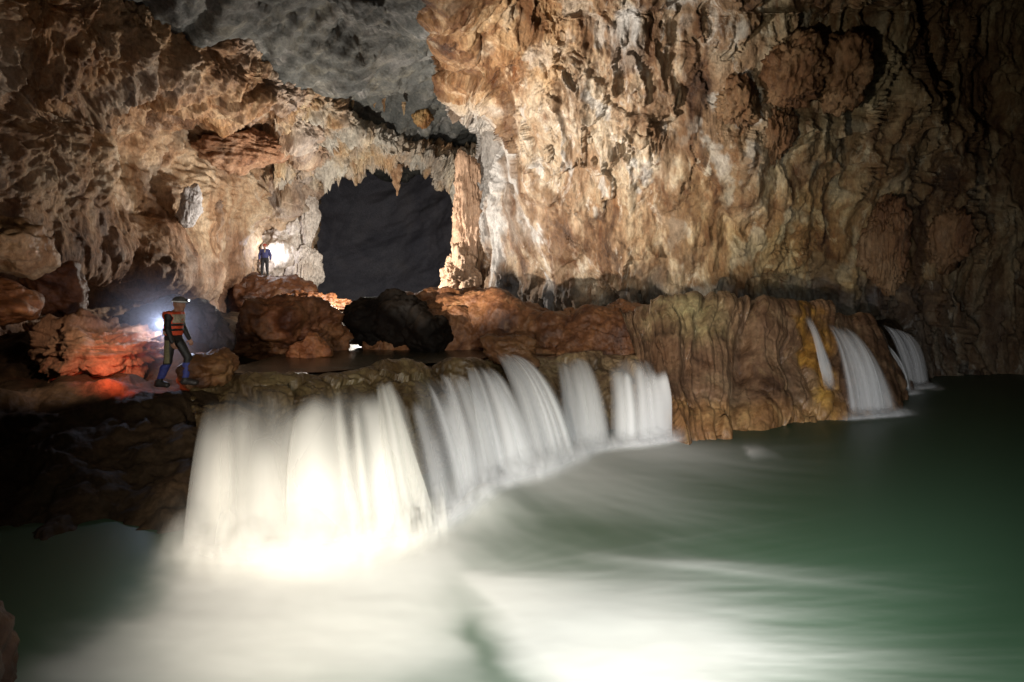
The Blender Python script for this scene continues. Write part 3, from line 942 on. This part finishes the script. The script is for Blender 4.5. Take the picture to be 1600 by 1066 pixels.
# rock under the right-hand falls
ctrl = []
for k in range(5):
    ctrl.append([[P(x, ty, d + 3), P(x, ty, d), P(x + 18, (ty * 0.6 + by * 0.4), d - 0.5), P(x + 38, by, BD(by) + 0.1), P(x + 40, by + 20, BD(by) + 0.1)][k]
                 for x, ty, d, by in ((1322, 520, 24.8, 625), (1350, 520, 25.2, 614), (1375, 508, 26, 606), (1400, 514, 26.3, 602), (1415, 540, 26.8, 598), (1418, 565, 28.5, 594))])
o = sheet('rock_apron', ctrl, 120, 160, M['mud'], lambda p, u, v: fbm(p * 0.8, 5, 221) * 0.3, face=(0, 0, 8))
tag(o, 'black wet rock apron under the last falls at the far right of the dam', 'rock')

# ------------------------------------------------------------------ boulders
_ico = {}


def ico(sub):
    if sub not in _ico:
        import bmesh
        bm = bmesh.new()
        bmesh.ops.create_icosphere(bm, subdivisions=sub, radius=1)
        v = np.array([x.co[:] for x in bm.verts]); f = np.array([[q.index for q in t.verts] for t in bm.faces])
        bm.free()
        _ico[sub] = (v, f)
    return _ico[sub]


def boulder(name, label, loc, size, mat, seed, facets=14, rough=0.12, sub=6, rz=0.0, tint=(1, 1, 1), cat='boulder', group=None, strata=0.0, soft=9, flute=0.0):
    d, f = ico(sub if max(size) > 1.25 else 5)
    r = np.random.RandomState(seed)
    nrm = r.normal(size=(facets, 3)); nrm /= np.linalg.norm(nrm, axis=1)[:, None]
    off = r.uniform(0.72, 1.05, facets)
    c = np.maximum(d @ nrm.T, 1e-3)
    rad = off[None] / c
    rr = (np.minimum(rad, 3.0) ** -soft).sum(1) ** (-1.0 / soft)
    rr = np.minimum(rr, 1.15)
    p = d * rr[:, None]
    w = p * np.array(size)
    big = fbm(w / max(size) * 1.6 + seed, 4, seed) * 0.22
    fine = fbm(w * 2.0 + seed, 6, seed + 3, 0.58) * rough
    stra = fbm(np.stack([w[:, 0] * 0.5, w[:, 1] * 0.5, w[:, 2] * 5], -1) + seed, 4, seed + 5, ridged=True) * strata
    fl = fbm(np.stack([d[:, 0] * 5, d[:, 1] * 5, d[:, 2] * 0.5], -1) + seed, 4, seed + 6, ridged=True) * flute
    w = w * (1 + big[:, None]) + d * (fine + stra + fl)[:, None]
    ca, sa = math.cos(rz), math.sin(rz)
    w = w @ np.array([[ca, sa, 0], [-sa, ca, 0], [0, 0, 1]])
    o = link_mesh(name, w, f, M[mat], None, {'Tint': np.ones(w.shape) * np.array(tint)})
    o.location = tuple(loc)
    return tag(o, label, cat, group)


def at(x, y, d, dz=0.0):
    q = P(x, y, d); q[2] += dz
    return q


boulder('boulder', 'tan blocky boulder at the left edge catching warm light', at(18, 392, 14.8), (0.85, 0.8, 0.56), 'left', 3, 12, 0.08, tint=(0.95, 0.85, 0.7), strata=0.06)
boulder('boulder', 'rounded orange brown rock below the tan block at the left edge', at(-5, 475, 14.2), (0.9, 0.8, 0.6), 'clay', 4, 18, 0.08, tint=(1.3, 1.25, 1.1))
boulder('boulder', 'smooth dim brown boulder right of the tan block', at(90, 455, 16.5), (0.75, 0.8, 0.75), 'clay', 5, 20, 0.08, tint=(0.9, 0.85, 0.85))
boulder('boulder', 'rough wavy orange rock mound behind the walking caver', at(155, 547, 14.6), (1.5, 0.9, 0.6), 'left', 6, 18, 0.2, tint=(0.72, 0.55, 0.46), strata=0.16)
boulder('boulder', 'dim smooth rock lit by a cold glow right behind the walking caver', at(280, 515, 16.9), (1.3, 0.9, 0.95), 'dark', 7, 18, 0.1, tint=(0.34, 0.3, 0.29))
boulder('boulder', 'low brown rock at the water edge just right of the walking caver', at(325, 578, 13.7), (0.62, 0.6, 0.38), 'clay', 8, 14, 0.1, tint=(0.9, 0.95, 0.85))
boulder('boulder', 'large orange brown boulder standing in the upper pool below the far caver', at(445, 518, 21.0), (1.75, 1.3, 1.1), 'clay', 9, 14, 0.12, tint=(1.0, 0.95, 0.9), strata=0.07)
boulder('boulder', 'small cracked orange rock at the waterline in front of the large boulder', at(490, 545, 19.0), (0.58, 0.5, 0.45), 'clay', 10, 12, 0.12, tint=(1.25, 1.15, 1.0))
boulder('boulder', 'flat topped dark brown rock that the far caver stands on', at(405, 478, 36.8), (2.9, 2.2, 1.55), 'clay', 12, 16, 0.15, tint=(0.55, 0.5, 0.5))
boulder('boulder', 'jagged rock with a brightly lit rim at the foot of white flowstone', at(490, 478, 33.5), (1.6, 1.2, 0.62), 'clay', 13, 12, 0.25, tint=(0.8, 0.72, 0.66), strata=0.12)
boulder('boulder', 'big boulder tinted black for deep shade in front of the tunnel', at(610, 512, 22.5), (1.75, 1.2, 1.3), 'mud', 14, 16, 0.12, tint=(0.13, 0.13, 0.14))  # tint darkened to paint in the shade before the tunnel
boulder('boulder', 'hump tinted dark for shade, leaning on the right side of the black boulder', at(668, 525, 21.3), (0.85, 0.8, 0.75), 'mud', 15, 16, 0.1, tint=(0.13, 0.13, 0.14))  # same near-black tint, second lobe of the painted shade
boulder('boulder', 'rust brown boulder on top of the clay ridge below the column', at(742, 470, 25.5), (1.3, 1.0, 0.45), 'clay', 16, 16, 0.1)
boulder('boulder', 'jagged dark brown rock splitting the falls above the arching stream', at(800, 552, 18.6), (0.85, 0.6, 0.42), 'clay', 17, 12, 0.16, tint=(0.6, 0.6, 0.55))
boulder('boulder', 'near dark rock cut off by the bottom left corner', at(-100, 1060, 5.4), (0.62, 0.7, 0.8), 'clay', 18, 14, 0.06, tint=(0.3, 0.26, 0.2))
boulder('flowstone_mound', 'tan lump of rock at the foot of the pale column', at(720, 432, 33.2), (1.0, 0.9, 1.4), 'white', 19, 16, 0.25, tint=(0.85, 0.64, 0.48), cat='flowstone', flute=0.12)
boulder('flowstone_column', 'flat brown rock column at the left corner of the big wall', at(731, 330, 33.6), (0.85, 0.8, 2.9), 'white', 20, 10, 0.12, tint=(0.85, 0.62, 0.46), cat='column', flute=0.2)
boulder('flowstone_column', 'pale rounded pillar at the left side of the tunnel mouth', at(484, 340, 38.6), (0.5, 0.7, 1.7), 'white', 23, 16, 0.1, cat='column', flute=0.1)
boulder('flowstone_mound', 'white flowstone swell standing right behind the far caver', at(445, 395, 39.2), (1.6, 1.3, 2.2), 'white', 24, 20, 0.12, cat='flowstone', flute=0.15)
boulder('flowstone_mound', 'lowest pale flowstone lobe right of the far caver', at(478, 425, 38.4), (0.9, 0.9, 1.5), 'white', 25, 20, 0.1, cat='flowstone', flute=0.12)
boulder('flowstone_mound', 'small pale flowstone lobe below the tall pillar', at(466, 352, 38.7), (0.55, 0.6, 0.8), 'white', 26, 20, 0.08, cat='flowstone', flute=0.08)
boulder('flowstone_curtain', 'bright white flowstone curtain lit behind the far caver on his left', at(406, 372, 39.0), (0.75, 0.7, 1.9), 'white', 27, 16, 0.1, cat='flowstone', flute=0.2)
boulder('flowstone_curl', 'grey white curled flowstone scroll on the left wall', at(296, 322, 28.6), (0.42, 0.5, 0.85), 'white', 28, 18, 0.1, cat='flowstone', tint=(0.75, 0.8, 0.9), flute=0.1)
boulder('flowstone_boss', 'big striped brown flowstone boss under the overhang of the left wall', at(375, 235, 31.5), (2.1, 1.4, 1.0), 'left', 29, 16, 0.15, cat='flowstone', tint=(0.75, 0.6, 0.55), strata=0.15)
boulder('flowstone_pendant', 'small brown rock pendant hanging alone from the grey ceiling', at(659, 181, 37), (0.48, 0.45, 0.55), 'left', 30, 14, 0.05, cat='pendant', tint=(0.8, 0.65, 0.4), flute=0.12)
for x, y, d, sx, sz, sd, lb in ((1238, 112, 24.2, 0.85, 1.15, 31, 'wide twin-lobed brown flowstone pod high on the dim right wall'), (1312, 110, 24.4, 0.72, 1.2, 32, 'single drop-shaped brown flowstone pod beside the twin-lobed pod'),
                            (1208, 212, 25.4, 0.5, 1.1, 33, 'slim brown pendant below the twin-lobed pod'), (1150, 165, 25.2, 0.75, 0.8, 34, 'dark brown hollow-topped lump left of the hanging pods'),
                            (1380, 385, 26.5, 0.6, 1.6, 35, 'long brown drapery tongue low on the right wall'), (1480, 375, 28.3, 0.65, 1.2, 36, 'dim brown drapery pod near the right edge above the water')
                            ):
    boulder('flowstone_pod', lb, at(x, y, d - 0.3), (sx, 0.9, sz), 'left', sd, 12, 0.06, cat='flowstone', tint=(0.4, 0.31, 0.23) if x > 900 else (0.9, 0.8, 0.7), flute=0.3, soft=14)


# stalactites on the lip of the arch
def stalactite(loc, length, rad, seed, label, group=None, tint=(1, 1, 1)):
    n, m = 26, 14
    v = np.linspace(0, 1, n)[:, None]; a = np.linspace(0, 2 * math.pi, m, endpoint=False)[None]
    r = rad * (1 - v) ** 0.75 * (1 + 0.25 * np.sin(a * 3 + seed)) + 0.012
    nn = fbm(np.stack([np.cos(a) + v * 0, np.sin(a) + v * 0, v * 5 + a * 0], -1) * 1.3 + seed, 3, seed) * rad * 0.6 * (1 - v * 0.8)
    x = (r + nn) * np.cos(a) + 0.1 * rad * np.sin(v * 6 + seed); y = (r + nn) * np.sin(a); z = -v * length + a * 0
    i = np.arange(n * m).reshape(n, m); j = np.roll(i, -1, 1)
    q = np.stack([i[:-1], j[:-1], j[1:], i[1:]], -1).reshape(-1, 4)
    o = link_mesh('stalactite', np.stack([x + 0 * z, y + 0 * z, z], -1), q, M['left'], None, {'Tint': np.ones((n * m, 3)) * np.array(tint)})
    o.location = tuple(loc)
    return tag(o, label, 'stalactite', group)


rs = np.random.RandomState(5)
for k, x in enumerate(np.linspace(545, 700, 16)):
    x = x + rs.uniform(-4, 4)
    y = np.interp(x, ap, [q[0] for q in low]) - 12
    d = np.interp(x, ap, [q[1] for q in low])
    stalactite(P(x, y, d + 0.2), rs.uniform(0.25, 0.8), rs.uniform(0.07, 0.17), 400 + k, 'short tan stalactite in the ragged fringe of the arch over the tunnel', 'stalactites along the arch')
stalactite(P(620, 258, 38.6), 1.75, 0.34, 430, 'longest tan stalactite hanging from the arch over the tunnel')
for x, y, l in ((551, 152, 0.55), (600, 150, 0.85), (585, 156, 0.4), (631, 160, 0.7)):
    stalactite(P(x, y, 35 if x < 620 else 36), l, 0.09, int(x), 'thin pale stalactite hanging from the grey ceiling above the arch', 'thin ceiling stalactites', (1.1, 1.1, 1.0))

# ------------------------------------------------------------------ people: smooth unions of tapered limbs, skinned as one surface
def surface_nets(val, org, h):
    nx, ny_, nz = val.shape
    s = val < 0
    c = [(i, j, k) for i in (0, 1) for j in (0, 1) for k in (0, 1)]
    sl = lambda a, o: a[o[0]:nx - 1 + o[0], o[1]:ny_ - 1 + o[1], o[2]:nz - 1 + o[2]]
    cnt = sum(sl(s, o).astype(np.int8) for o in c)
    act = (cnt > 0) & (cnt < 8)
    idx = np.full(act.shape, -1, np.int64)
    ai = np.argwhere(act)
    idx[act] = np.arange(len(ai))
    pos = np.zeros((len(ai), 3)); num = np.zeros(len(ai))
    cv = {o: sl(val, o)[act] for o in c}
    for o in c:
        for ax in range(3):
            if o[ax] == 0:
                e = list(o); e[ax] = 1; e = tuple(e)
                a, b = cv[o], cv[e]
                m = (a < 0) != (b < 0)
                t = np.where(m, a / (a - b + 1e-12), 0)
                q = np.array(o, float)[None] + np.eye(3)[ax][None] * t[:, None]
                pos += q * m[:, None]; num += m
    pos = pos / num[:, None] + ai
    quads = []
    for ax in range(3):
        b, d = (ax + 1) % 3, (ax + 2) % 3
        lo = [slice(None)] * 3; hi = [slice(None)] * 3
        lo[ax] = slice(0, -1); hi[ax] = slice(1, None)
        e0, e1 = s[tuple(lo)], s[tuple(hi)]
        w = np.argwhere(e0 != e1)
        ok = (w[:, b] > 0) & (w[:, d] > 0) & (w[:, b] < val.shape[b] - 1) & (w[:, d] < val.shape[d] - 1)
        w = w[ok]
        f = e0[tuple(w.T)]
        def cell(db, dd):
            q = w.copy(); q[:, b] -= db; q[:, d] -= dd
            return idx[tuple(q.T)]
        q4 = np.stack([cell(1, 1), cell(0, 1), cell(0, 0), cell(1, 0)], -1)
        q4[~f] = q4[~f][:, ::-1]
        quads.append(q4)
    return pos * h + org, np.concatenate(quads)


class Sdf:
    def __init__(s, lo, hi, h):
        s.lo, s.h = np.array(lo, float), h
        s.n = np.ceil((np.array(hi) - s.lo) / h).astype(int) + 1
        s.v = np.full(s.n, 1.0)
        s.ax = [s.lo[k] + np.arange(s.n[k]) * h for k in range(3)]

    def cap(s, a, b, ra, rb, k=0.03, sc_=(1, 1, 1)):
        a, b = np.array(a, float), np.array(b, float)
        R = max(ra, rb) * max(sc_) + k + 0.08
        i0 = np.maximum(((np.minimum(a, b) - R - s.lo) / s.h).astype(int), 0)
        i1 = np.minimum(((np.maximum(a, b) + R - s.lo) / s.h).astype(int) + 2, s.n)
        if (i1 <= i0).any():
            return
        g = np.stack(np.meshgrid(*[s.ax[q][i0[q]:i1[q]] for q in range(3)], indexing='ij'), -1)
        S = np.array(sc_, float)
        ab = (b - a) / S; pa = (g - a) / S
        L = (ab ** 2).sum()
        t = np.clip((pa @ ab) / L, 0, 1) if L > 1e-9 else np.zeros(pa.shape[:-1])
        d = (np.linalg.norm(pa - t[..., None] * ab, axis=-1) - (ra + (rb - ra) * t)) * S.min()
        w = s.v[i0[0]:i1[0], i0[1]:i1[1], i0[2]:i1[2]]
        h_ = np.clip(0.5 + 0.5 * (w - d) / k, 0, 1)
        s.v[i0[0]:i1[0], i0[1]:i1[1], i0[2]:i1[2]] = w * (1 - h_) + d * h_ - k * h_ * (1 - h_)

    def grid(s):
        return np.stack(np.meshgrid(*s.ax, indexing='ij'), -1)


def hand(S, wrist, dirn, palm_n, side, curl, sc_=1.0):
    """palm, four unequal curled fingers and a thumb off the side of the palm"""
    d = np.array(dirn, float); d /= np.linalg.norm(d)
    n = np.array(palm_n, float); n -= d * (n @ d); n /= np.linalg.norm(n)
    w = np.cross(d, n) * side
    W = np.array(wrist, float)
    for o in (-0.026, -0.009, 0.009, 0.026):
        S.cap(W + w * o * 0.7, W + d * 0.09 * sc_ + w * o * sc_, 0.017, 0.0125, 0.012)
    for o, l in ((-0.031, 0.078), (-0.0105, 0.09), (0.0105, 0.084), (0.031, 0.066)):
        k = W + d * 0.092 * sc_ + w * o * sc_
        p = k
        an = curl * 0.6
        for q, f in enumerate((0.45, 0.3, 0.25)):
            v = d * math.cos(an) + n * math.sin(an)
            e = p + v * l * f * 1.05 * sc_
            S.cap(p, e, 0.0098 - q * 0.001, 0.009 - q * 0.001, 0.004)
            p = e; an += curl * 0.55
    t0 = W + d * 0.03 * sc_ + w * 0.032 * sc_
    t1 = t0 + (d * 0.6 + w * 0.6 + n * 0.35) * 0.045 * sc_
    t2 = t1 + (d * 0.85 + w * 0.1 + n * 0.45) * 0.04 * sc_
    S.cap(t0, t1, 0.014, 0.0115, 0.01); S.cap(t1, t2, 0.0115, 0.0095, 0.005)


def person(name, label, loc, rz, J, h=0.0095):
    root = empty(name, loc, rz)
    tag(root, label, 'person')
    lo, hi = (-0.75, -0.55, -0.06), (0.75, 0.55, 1.9)

    def limbs(S, o, parts):
        j = J
        if 'torso' in parts:
            S.cap(j['pelvis'], j['waist'], 0.118 + o, 0.112 + o, 0.05, (0.95, 1.3, 1))
            S.cap(j['waist'], j['chest'], 0.112 + o, 0.13 + o, 0.05, (0.95, 1.32, 1))
            S.cap(j['shL'], j['shR'], 0.07 + o, 0.07 + o, 0.06)
        if 'neck' in parts:
            S.cap(j['neck'], j['skull'], 0.058 + o, 0.055 + o, 0.04)
        for s in 'LR':
            if 'arm' in parts:
                S.cap(j['sh' + s], j['el' + s], 0.056 + o, 0.043 + o, 0.035)
                S.cap(j['el' + s], j['wr' + s], 0.043 + o, 0.03 + o, 0.02)
            if 'leg' in parts:
                S.cap(j['hip' + s], j['kn' + s], 0.092 + o, 0.06 + o, 0.045)
                a, b = np.array(j['kn' + s]), np.array(j['an' + s])
                S.cap(a, b, 0.058 + o, 0.04 + o, 0.03)
                c = a * 0.68 + b * 0.32
                S.cap(c + np.array([-0.02, 0, 0]), c * 0.6 + b * 0.4, 0.05 + o, 0.036 + o, 0.03)
            if 'foot' in parts:
                t = np.array(j['toe' + s]); an = np.array(j['an' + s])
                heel = an + (an - t) * 0.22; heel[2] = t[2] + 0.012
                S.cap(an, heel, 0.045 + o, 0.038 + o, 0.03); S.cap(an + np.array([0, 0, -0.01]), t, 0.05 + o, 0.036 + o, 0.03)
                S.cap(heel, t, 0.036 + o, 0.036 + o, 0.03, (1, 1.1, 0.9))

    # body: torso, limbs, hands, neck and head as one surface
    S = Sdf(lo, hi, h)
    limbs(S, 0, ('torso', 'neck', 'arm', 'leg', 'foot'))
    k = np.array(J['skull'])
    f = np.array(J['look'], float); f /= np.linalg.norm(f)
    u = np.array([0, 0, 1.0]); u = u - f * (u @ f); u /= np.linalg.norm(u)
    r = np.cross(f, u)
    S.cap(k - f * 0.018, k + f * 0.02, 0.098, 0.09, 0.02, (1, 0.85, 1.05))
    S.cap(k - u * 0.04 + f * 0.03, k - u * 0.105 + f * 0.06, 0.07, 0.042, 0.03)
    S.cap(k + u * 0.005 + f * 0.105, k - u * 0.035 + f * 0.122, 0.009, 0.016, 0.012)        # nose
    S.cap(k + u * 0.02 + f * 0.094 + r * 0.03, k + u * 0.02 + f * 0.094 - r * 0.03, 0.016, 0.016, 0.012)   # brow
    S.cap(k - u * 0.067 + f * 0.1 + r * 0.02, k - u * 0.067 + f * 0.1 - r * 0.02, 0.009, 0.009, 0.006)     # lips
    for q in (1, -1):
        S.cap(k + r * 0.083 * q + u * 0.02, k + r * 0.086 * q - u * 0.03, 0.016, 0.011, 0.006, (1, 0.6, 1))
    for s, q in (('L', 1), ('R', -1)):
        hand(S, J['wr' + s], J['hd' + s], J['pn' + s], q, J.get('curl', 0.7))
    pv, pq = surface_nets(S.v, S.lo, h)
    body = link_mesh('body', pv, pq, M['skin'], root)
    for q in (1, -1):
        e = k + f * 0.093 + r * 0.031 * q + u * 0.0
        v, fc = ico(2)
        link_mesh('eye', v * 0.0115 + e, fc, M['dark_cloth'], root)

    def cloth(nm, mat, o, parts, clip, extra=None, hh=0.0105, parent=root):
        S = Sdf(lo, hi, hh)
        limbs(S, o, parts)
        g_ = S.grid()
        wr = fbm(g_.reshape(-1, 3) * np.array([7, 7, 11]), 2, 17).reshape(g_.shape[:-1]) * 0.006
        v = np.maximum(S.v + wr, clip(g_))
        a, b = surface_nets(v, S.lo, hh)
        return link_mesh(nm, a, b, M[mat], parent)
    return root, body, cloth, (k, f, u, r)


def skin_mat(name, col):
    return plain_mat(name, col, 0.55, 0.002, 0.15, 60)


M['skin'] = skin_mat('skin', (0.33, 0.17, 0.11))
M['dark_cloth'] = plain_mat('black_neoprene', (0.018, 0.017, 0.016), 0.6)
M['olive'] = plain_mat('olive_fabric', (0.16, 0.14, 0.07), 0.8)
M['orange'] = plain_mat('orange_vest_fabric', (0.75, 0.09, 0.03), 0.65)
M['beige'] = plain_mat('beige_vest_fabric', (0.42, 0.36, 0.26), 0.75)
M['blue'] = plain_mat('blue_gaiter_fabric', (0.035, 0.045, 0.2), 0.7)
M['boot'] = plain_mat('dark_rubber', (0.03, 0.025, 0.022), 0.5)
M['helmet'] = plain_mat('grey_helmet_shell', (0.12, 0.115, 0.11), 0.4)
M['white_band'] = plain_mat('white_band', (0.8, 0.8, 0.78), 0.5, var=0.05)
M['navy'] = plain_mat('blue_jacket_fabric', (0.045, 0.05, 0.16), 0.75)
M['charcoal'] = plain_mat('charcoal_trousers', (0.02, 0.02, 0.024), 0.8)
M['red_skin'] = plain_mat('red_hood_fabric', (0.4, 0.07, 0.045), 0.6)
mlamp, nt = new_mat('lit_lens')
g = NT(nt)
o_ = g.n('ShaderNodeOutputMaterial'); e_ = g.n('ShaderNodeEmission'); e_.inputs[0].default_value = (0.85, 0.92, 1, 1); e_.inputs[1].default_value = 6
g.l(e_.outputs[0], o_.inputs[0])


def lathe_between(name, a, b, ra, rb, mat, parent, n=20):
    a, b = np.array(a, float), np.array(b, float)
    ax = (b - a) / np.linalg.norm(b - a)
    t = np.cross(ax, [0.3, 0.5, 0.8]); t /= np.linalg.norm(t); w = np.cross(ax, t)
    an = np.linspace(0, 2 * math.pi, n, endpoint=False)
    ring = lambda c, r: c + r * (np.cos(an)[:, None] * t + np.sin(an)[:, None] * w)
    v = np.concatenate([ring(a, ra * 0.02), ring(a, ra * 0.92), ring(a + ax * 0.006, ra), ring(b - ax * 0.006, rb), ring(b, rb * 0.92), ring(b, rb * 0.02)])
    i = np.arange(len(v)).reshape(-1, n); j = np.roll(i, -1, 1)
    return link_mesh(name, v, np.stack([i[:-1], j[:-1], j[1:], i[1:]], -1).reshape(-1, 4), mat, parent)


def helmet(parent, hd, mat, band):
    k, f, u, r = hd
    S = Sdf(k - 0.22, k + 0.22, 0.007)
    S.cap(k + u * 0.03 - f * 0.02, k + u * 0.035 + f * 0.02, 0.122, 0.118, 0.01, (1.02, 0.92, 0.95))
    G_ = S.grid() - k
    hgt = G_ @ u
    v = np.maximum(S.v, 0.028 - hgt)
    rim = Sdf(k - 0.22, k + 0.22, 0.007)
    rim.cap(k + u * 0.03 + f * 0.06, k + u * 0.026 + f * 0.125, 0.075, 0.05, 0.01, (1, 1, 0.22))
    v = np.minimum(v, rim.v)
    a, b = surface_nets(v, S.lo, 0.007)
    hm = link_mesh('helmet', a, b, M[mat], parent)
    if band:
        v2 = np.maximum(np.maximum(S.v - 0.006, 0.034 - hgt), hgt - 0.058)
        a, b = surface_nets(v2, S.lo, 0.007)
        link_mesh('band', a, b, M['white_band'], hm)
    return hm


# the caver walking right across the near bank
WK = P(268, 603, 13.05)
J = dict(pelvis=(0.03, 0, 0.93), waist=(0.035, 0, 1.05), chest=(0.055, 0, 1.25), shL=(0.06, 0.165, 1.365), shR=(0.03, -0.165, 1.365), neck=(0.085, 0, 1.4), skull=(0.15, 0, 1.565),
         look=(1, -0.12, -0.06), elR=(0.045, -0.235, 1.08), wrR=(0.125, -0.225, 0.855), elL=(0.12, 0.23, 1.1), wrL=(0.24, 0.2, 0.9), hdR=(0.3, 0.05, -1), hdL=(0.45, 0, -1),
         pnR=(0.2, 1, 0), pnL=(0.2, -1, 0), hipR=(0.02, -0.09, 0.9), hipL=(0.06, 0.09, 0.9), knR=(-0.02, -0.1, 0.47), anR=(-0.19, -0.1, 0.085), toeR=(-0.03, -0.12, 0.03),
         knL=(0.265, 0.1, 0.54), anL=(0.215, 0.1, 0.1), toeL=(0.4, 0.11, 0.05), curl=0.75)
root, body, cloth, hd = person('person', 'caver in orange life vest and helmet walking along the dark bank', WK, 0.0, J)
cloth('wetsuit', 'dark_cloth', 0.012, ('torso', 'arm', 'leg'), lambda q: np.maximum(0.1 - q[..., 2] + 0 * q[..., 0], q[..., 2] - 1.41))
cloth('side_panel', 'olive', 0.018, ('leg',), lambda q: np.maximum.reduce([q[..., 2] - 0.88, 0.44 - q[..., 2], q[..., 1] + 0.115, np.abs(q[..., 0] - 0.0 + (0.9 - q[..., 2]) * 0.02) - 0.05]))
cloth('gaiter', 'blue', 0.02, ('leg',), lambda q: np.maximum.reduce([q[..., 2] - 0.42, 0.15 - q[..., 2], q[..., 1]]))
cloth('gaiter', 'blue', 0.02, ('leg',), lambda q: np.maximum.reduce([q[..., 2] - 0.44, 0.15 - q[..., 2], -q[..., 1]]))
cloth('boot', 'boot', 0.014, ('foot',), lambda q: np.maximum(q[..., 2] - 0.17, q[..., 1]))
cloth('boot', 'boot', 0.014, ('foot',), lambda q: np.maximum(q[..., 2] - 0.18, -q[..., 1]))
arm_hole = lambda q: 0.085 - np.sqrt((q[..., 0] - 0.04) ** 2 + (q[..., 2] - 1.3) ** 2) - np.clip(0.13 - np.abs(q[..., 1]), 0, 1) * 5
vest = cloth('life_vest', 'orange', 0.042, ('torso',), lambda q: np.maximum.reduce([q[..., 2] - 1.42, 0.97 - q[..., 2], arm_hole(q)]))
cloth('chest_panel', 'beige', 0.049, ('torso',), lambda q: np.maximum.reduce([q[..., 2] - 1.37, 1.2 - q[..., 2], arm_hole(q) + 0.01, np.abs(np.abs(q[..., 0] - 0.05) - 0.115) - 0.05]), parent=vest)
cloth('hip_panel', 'beige', 0.048, ('torso',), lambda q: np.maximum.reduce([q[..., 2] - 1.05, 0.985 - q[..., 2], np.abs(q[..., 0] + 0.06) - 0.05]), parent=vest)
for z in (1.075, 1.17):
    cloth('strap', 'dark_cloth', 0.052, ('torso',), lambda q, z=z: np.maximum.reduce([np.abs(q[..., 2] - z) - 0.022, arm_hole(q)]), parent=vest)
hm = helmet(root, hd, 'helmet', True)
k, f, u, r = hd
hl = lathe_between('headlamp', k + f * 0.13 + u * 0.075, k + f * 0.185 + u * 0.08, 0.026, 0.03, M['boot'], hm)
lathe_between('lens', k + f * 0.186 + u * 0.08, k + f * 0.197 + u * 0.08, 0.02, 0.02, mlamp, hl)

# the breath and spray hanging in the lamp beam round the near caver
mm, nt = new_mat('lamp_mist')
g = NT(nt)
o_ = g.n('ShaderNodeOutputMaterial'); v_ = g.n('ShaderNodeVolumePrincipled')
v_.inputs['Color'].default_value = (0.85, 0.88, 1, 1); tc_ = g.n('ShaderNodeTexCoord'); mp_ = g.n('ShaderNodeMapping'); mp_.inputs['Scale'].default_value = (1 / 1.7, 1 / 1.2, 1 / 1.4)
gr_ = g.n('ShaderNodeTexGradient', gradient_type='SPHERICAL'); pw_ = g.n('ShaderNodeMath', operation='POWER'); pw_.inputs[1].default_value = 1.5
ml_ = g.n('ShaderNodeMath', operation='MULTIPLY'); ml_.inputs[1].default_value = 0.24
g.l(tc_.outputs['Object'], mp_.inputs[0]); g.l(mp_.outputs[0], gr_.inputs[0]); g.l(gr_.outputs['Fac'], pw_.inputs[0]); g.l(pw_.outputs[0], ml_.inputs[0])
g.l(ml_.outputs[0], v_.inputs['Density'])
g.l(v_.outputs[0], o_.inputs['Volume'])
v, fc = ico(4)
mist = link_mesh('mist', v * np.array([1.7, 1.2, 1.4]), fc, mm)
mist.location = tuple(P(257, 507, 14.5))
tag(mist, kind='stuff')

# the caver standing far off on the flat topped rock, facing the camera
FP = P(414, 432, 36.5)
J2 = dict(pelvis=(0.0, 0, 0.95), waist=(0.005, 0, 1.06), chest=(0.0, 0, 1.28), shL=(0, 0.19, 1.4), shR=(0, -0.19, 1.4), neck=(0.01, 0, 1.44), skull=(0.025, 0, 1.61), look=(1, 0.15, -0.03),
          elR=(-0.02, -0.3, 1.14), wrR=(0.03, -0.29, 0.91), elL=(-0.02, 0.29, 1.14), wrL=(0.04, 0.3, 0.9), hdR=(0.1, 0.02, -1), hdL=(0.1, -0.02, -1), pnR=(0.25, 1, 0), pnL=(0.25, -1, 0),
          hipR=(0, -0.1, 0.92), hipL=(0, 0.1, 0.92), knR=(0.02, -0.14, 0.5), anR=(0, -0.17, 0.09), toeR=(0.16, -0.2, 0.03), knL=(0.03, 0.12, 0.5), anL=(0, 0.14, 0.09), toeL=(0.16, 0.17, 0.03), curl=0.6)
root2, b2, cloth2, hd2 = person('person', 'distant caver in blue jacket standing on a rock before white flowstone', FP, -math.pi / 2, J2, 0.011)
jk = cloth2('jacket', 'navy', 0.026, ('torso', 'arm'), lambda q: np.maximum(q[..., 2] - 1.45, 0.99 - q[..., 2] - np.clip(np.abs(q[..., 1]) - 0.22, 0, 0.05) * 2), hh=0.013)
cloth2('collar', 'beige', 0.034, ('torso',), lambda q: np.maximum.reduce([np.abs(q[..., 1] - 0.04) - 0.03, 1.27 - q[..., 2], q[..., 2] - 1.45, -q[..., 0]]), hh=0.012, parent=jk)
cloth2('trousers', 'charcoal', 0.02, ('torso', 'leg'), lambda q: np.maximum(q[..., 2] - 1.0, 0.08 - q[..., 2]), hh=0.013)
for s in (1, -1):
    cloth2('boot', 'boot', 0.014, ('foot',), lambda q, s=s: np.maximum(q[..., 2] - 0.17, -q[..., 1] * s), hh=0.012)
helmet(root2, hd2, 'red_skin', False)
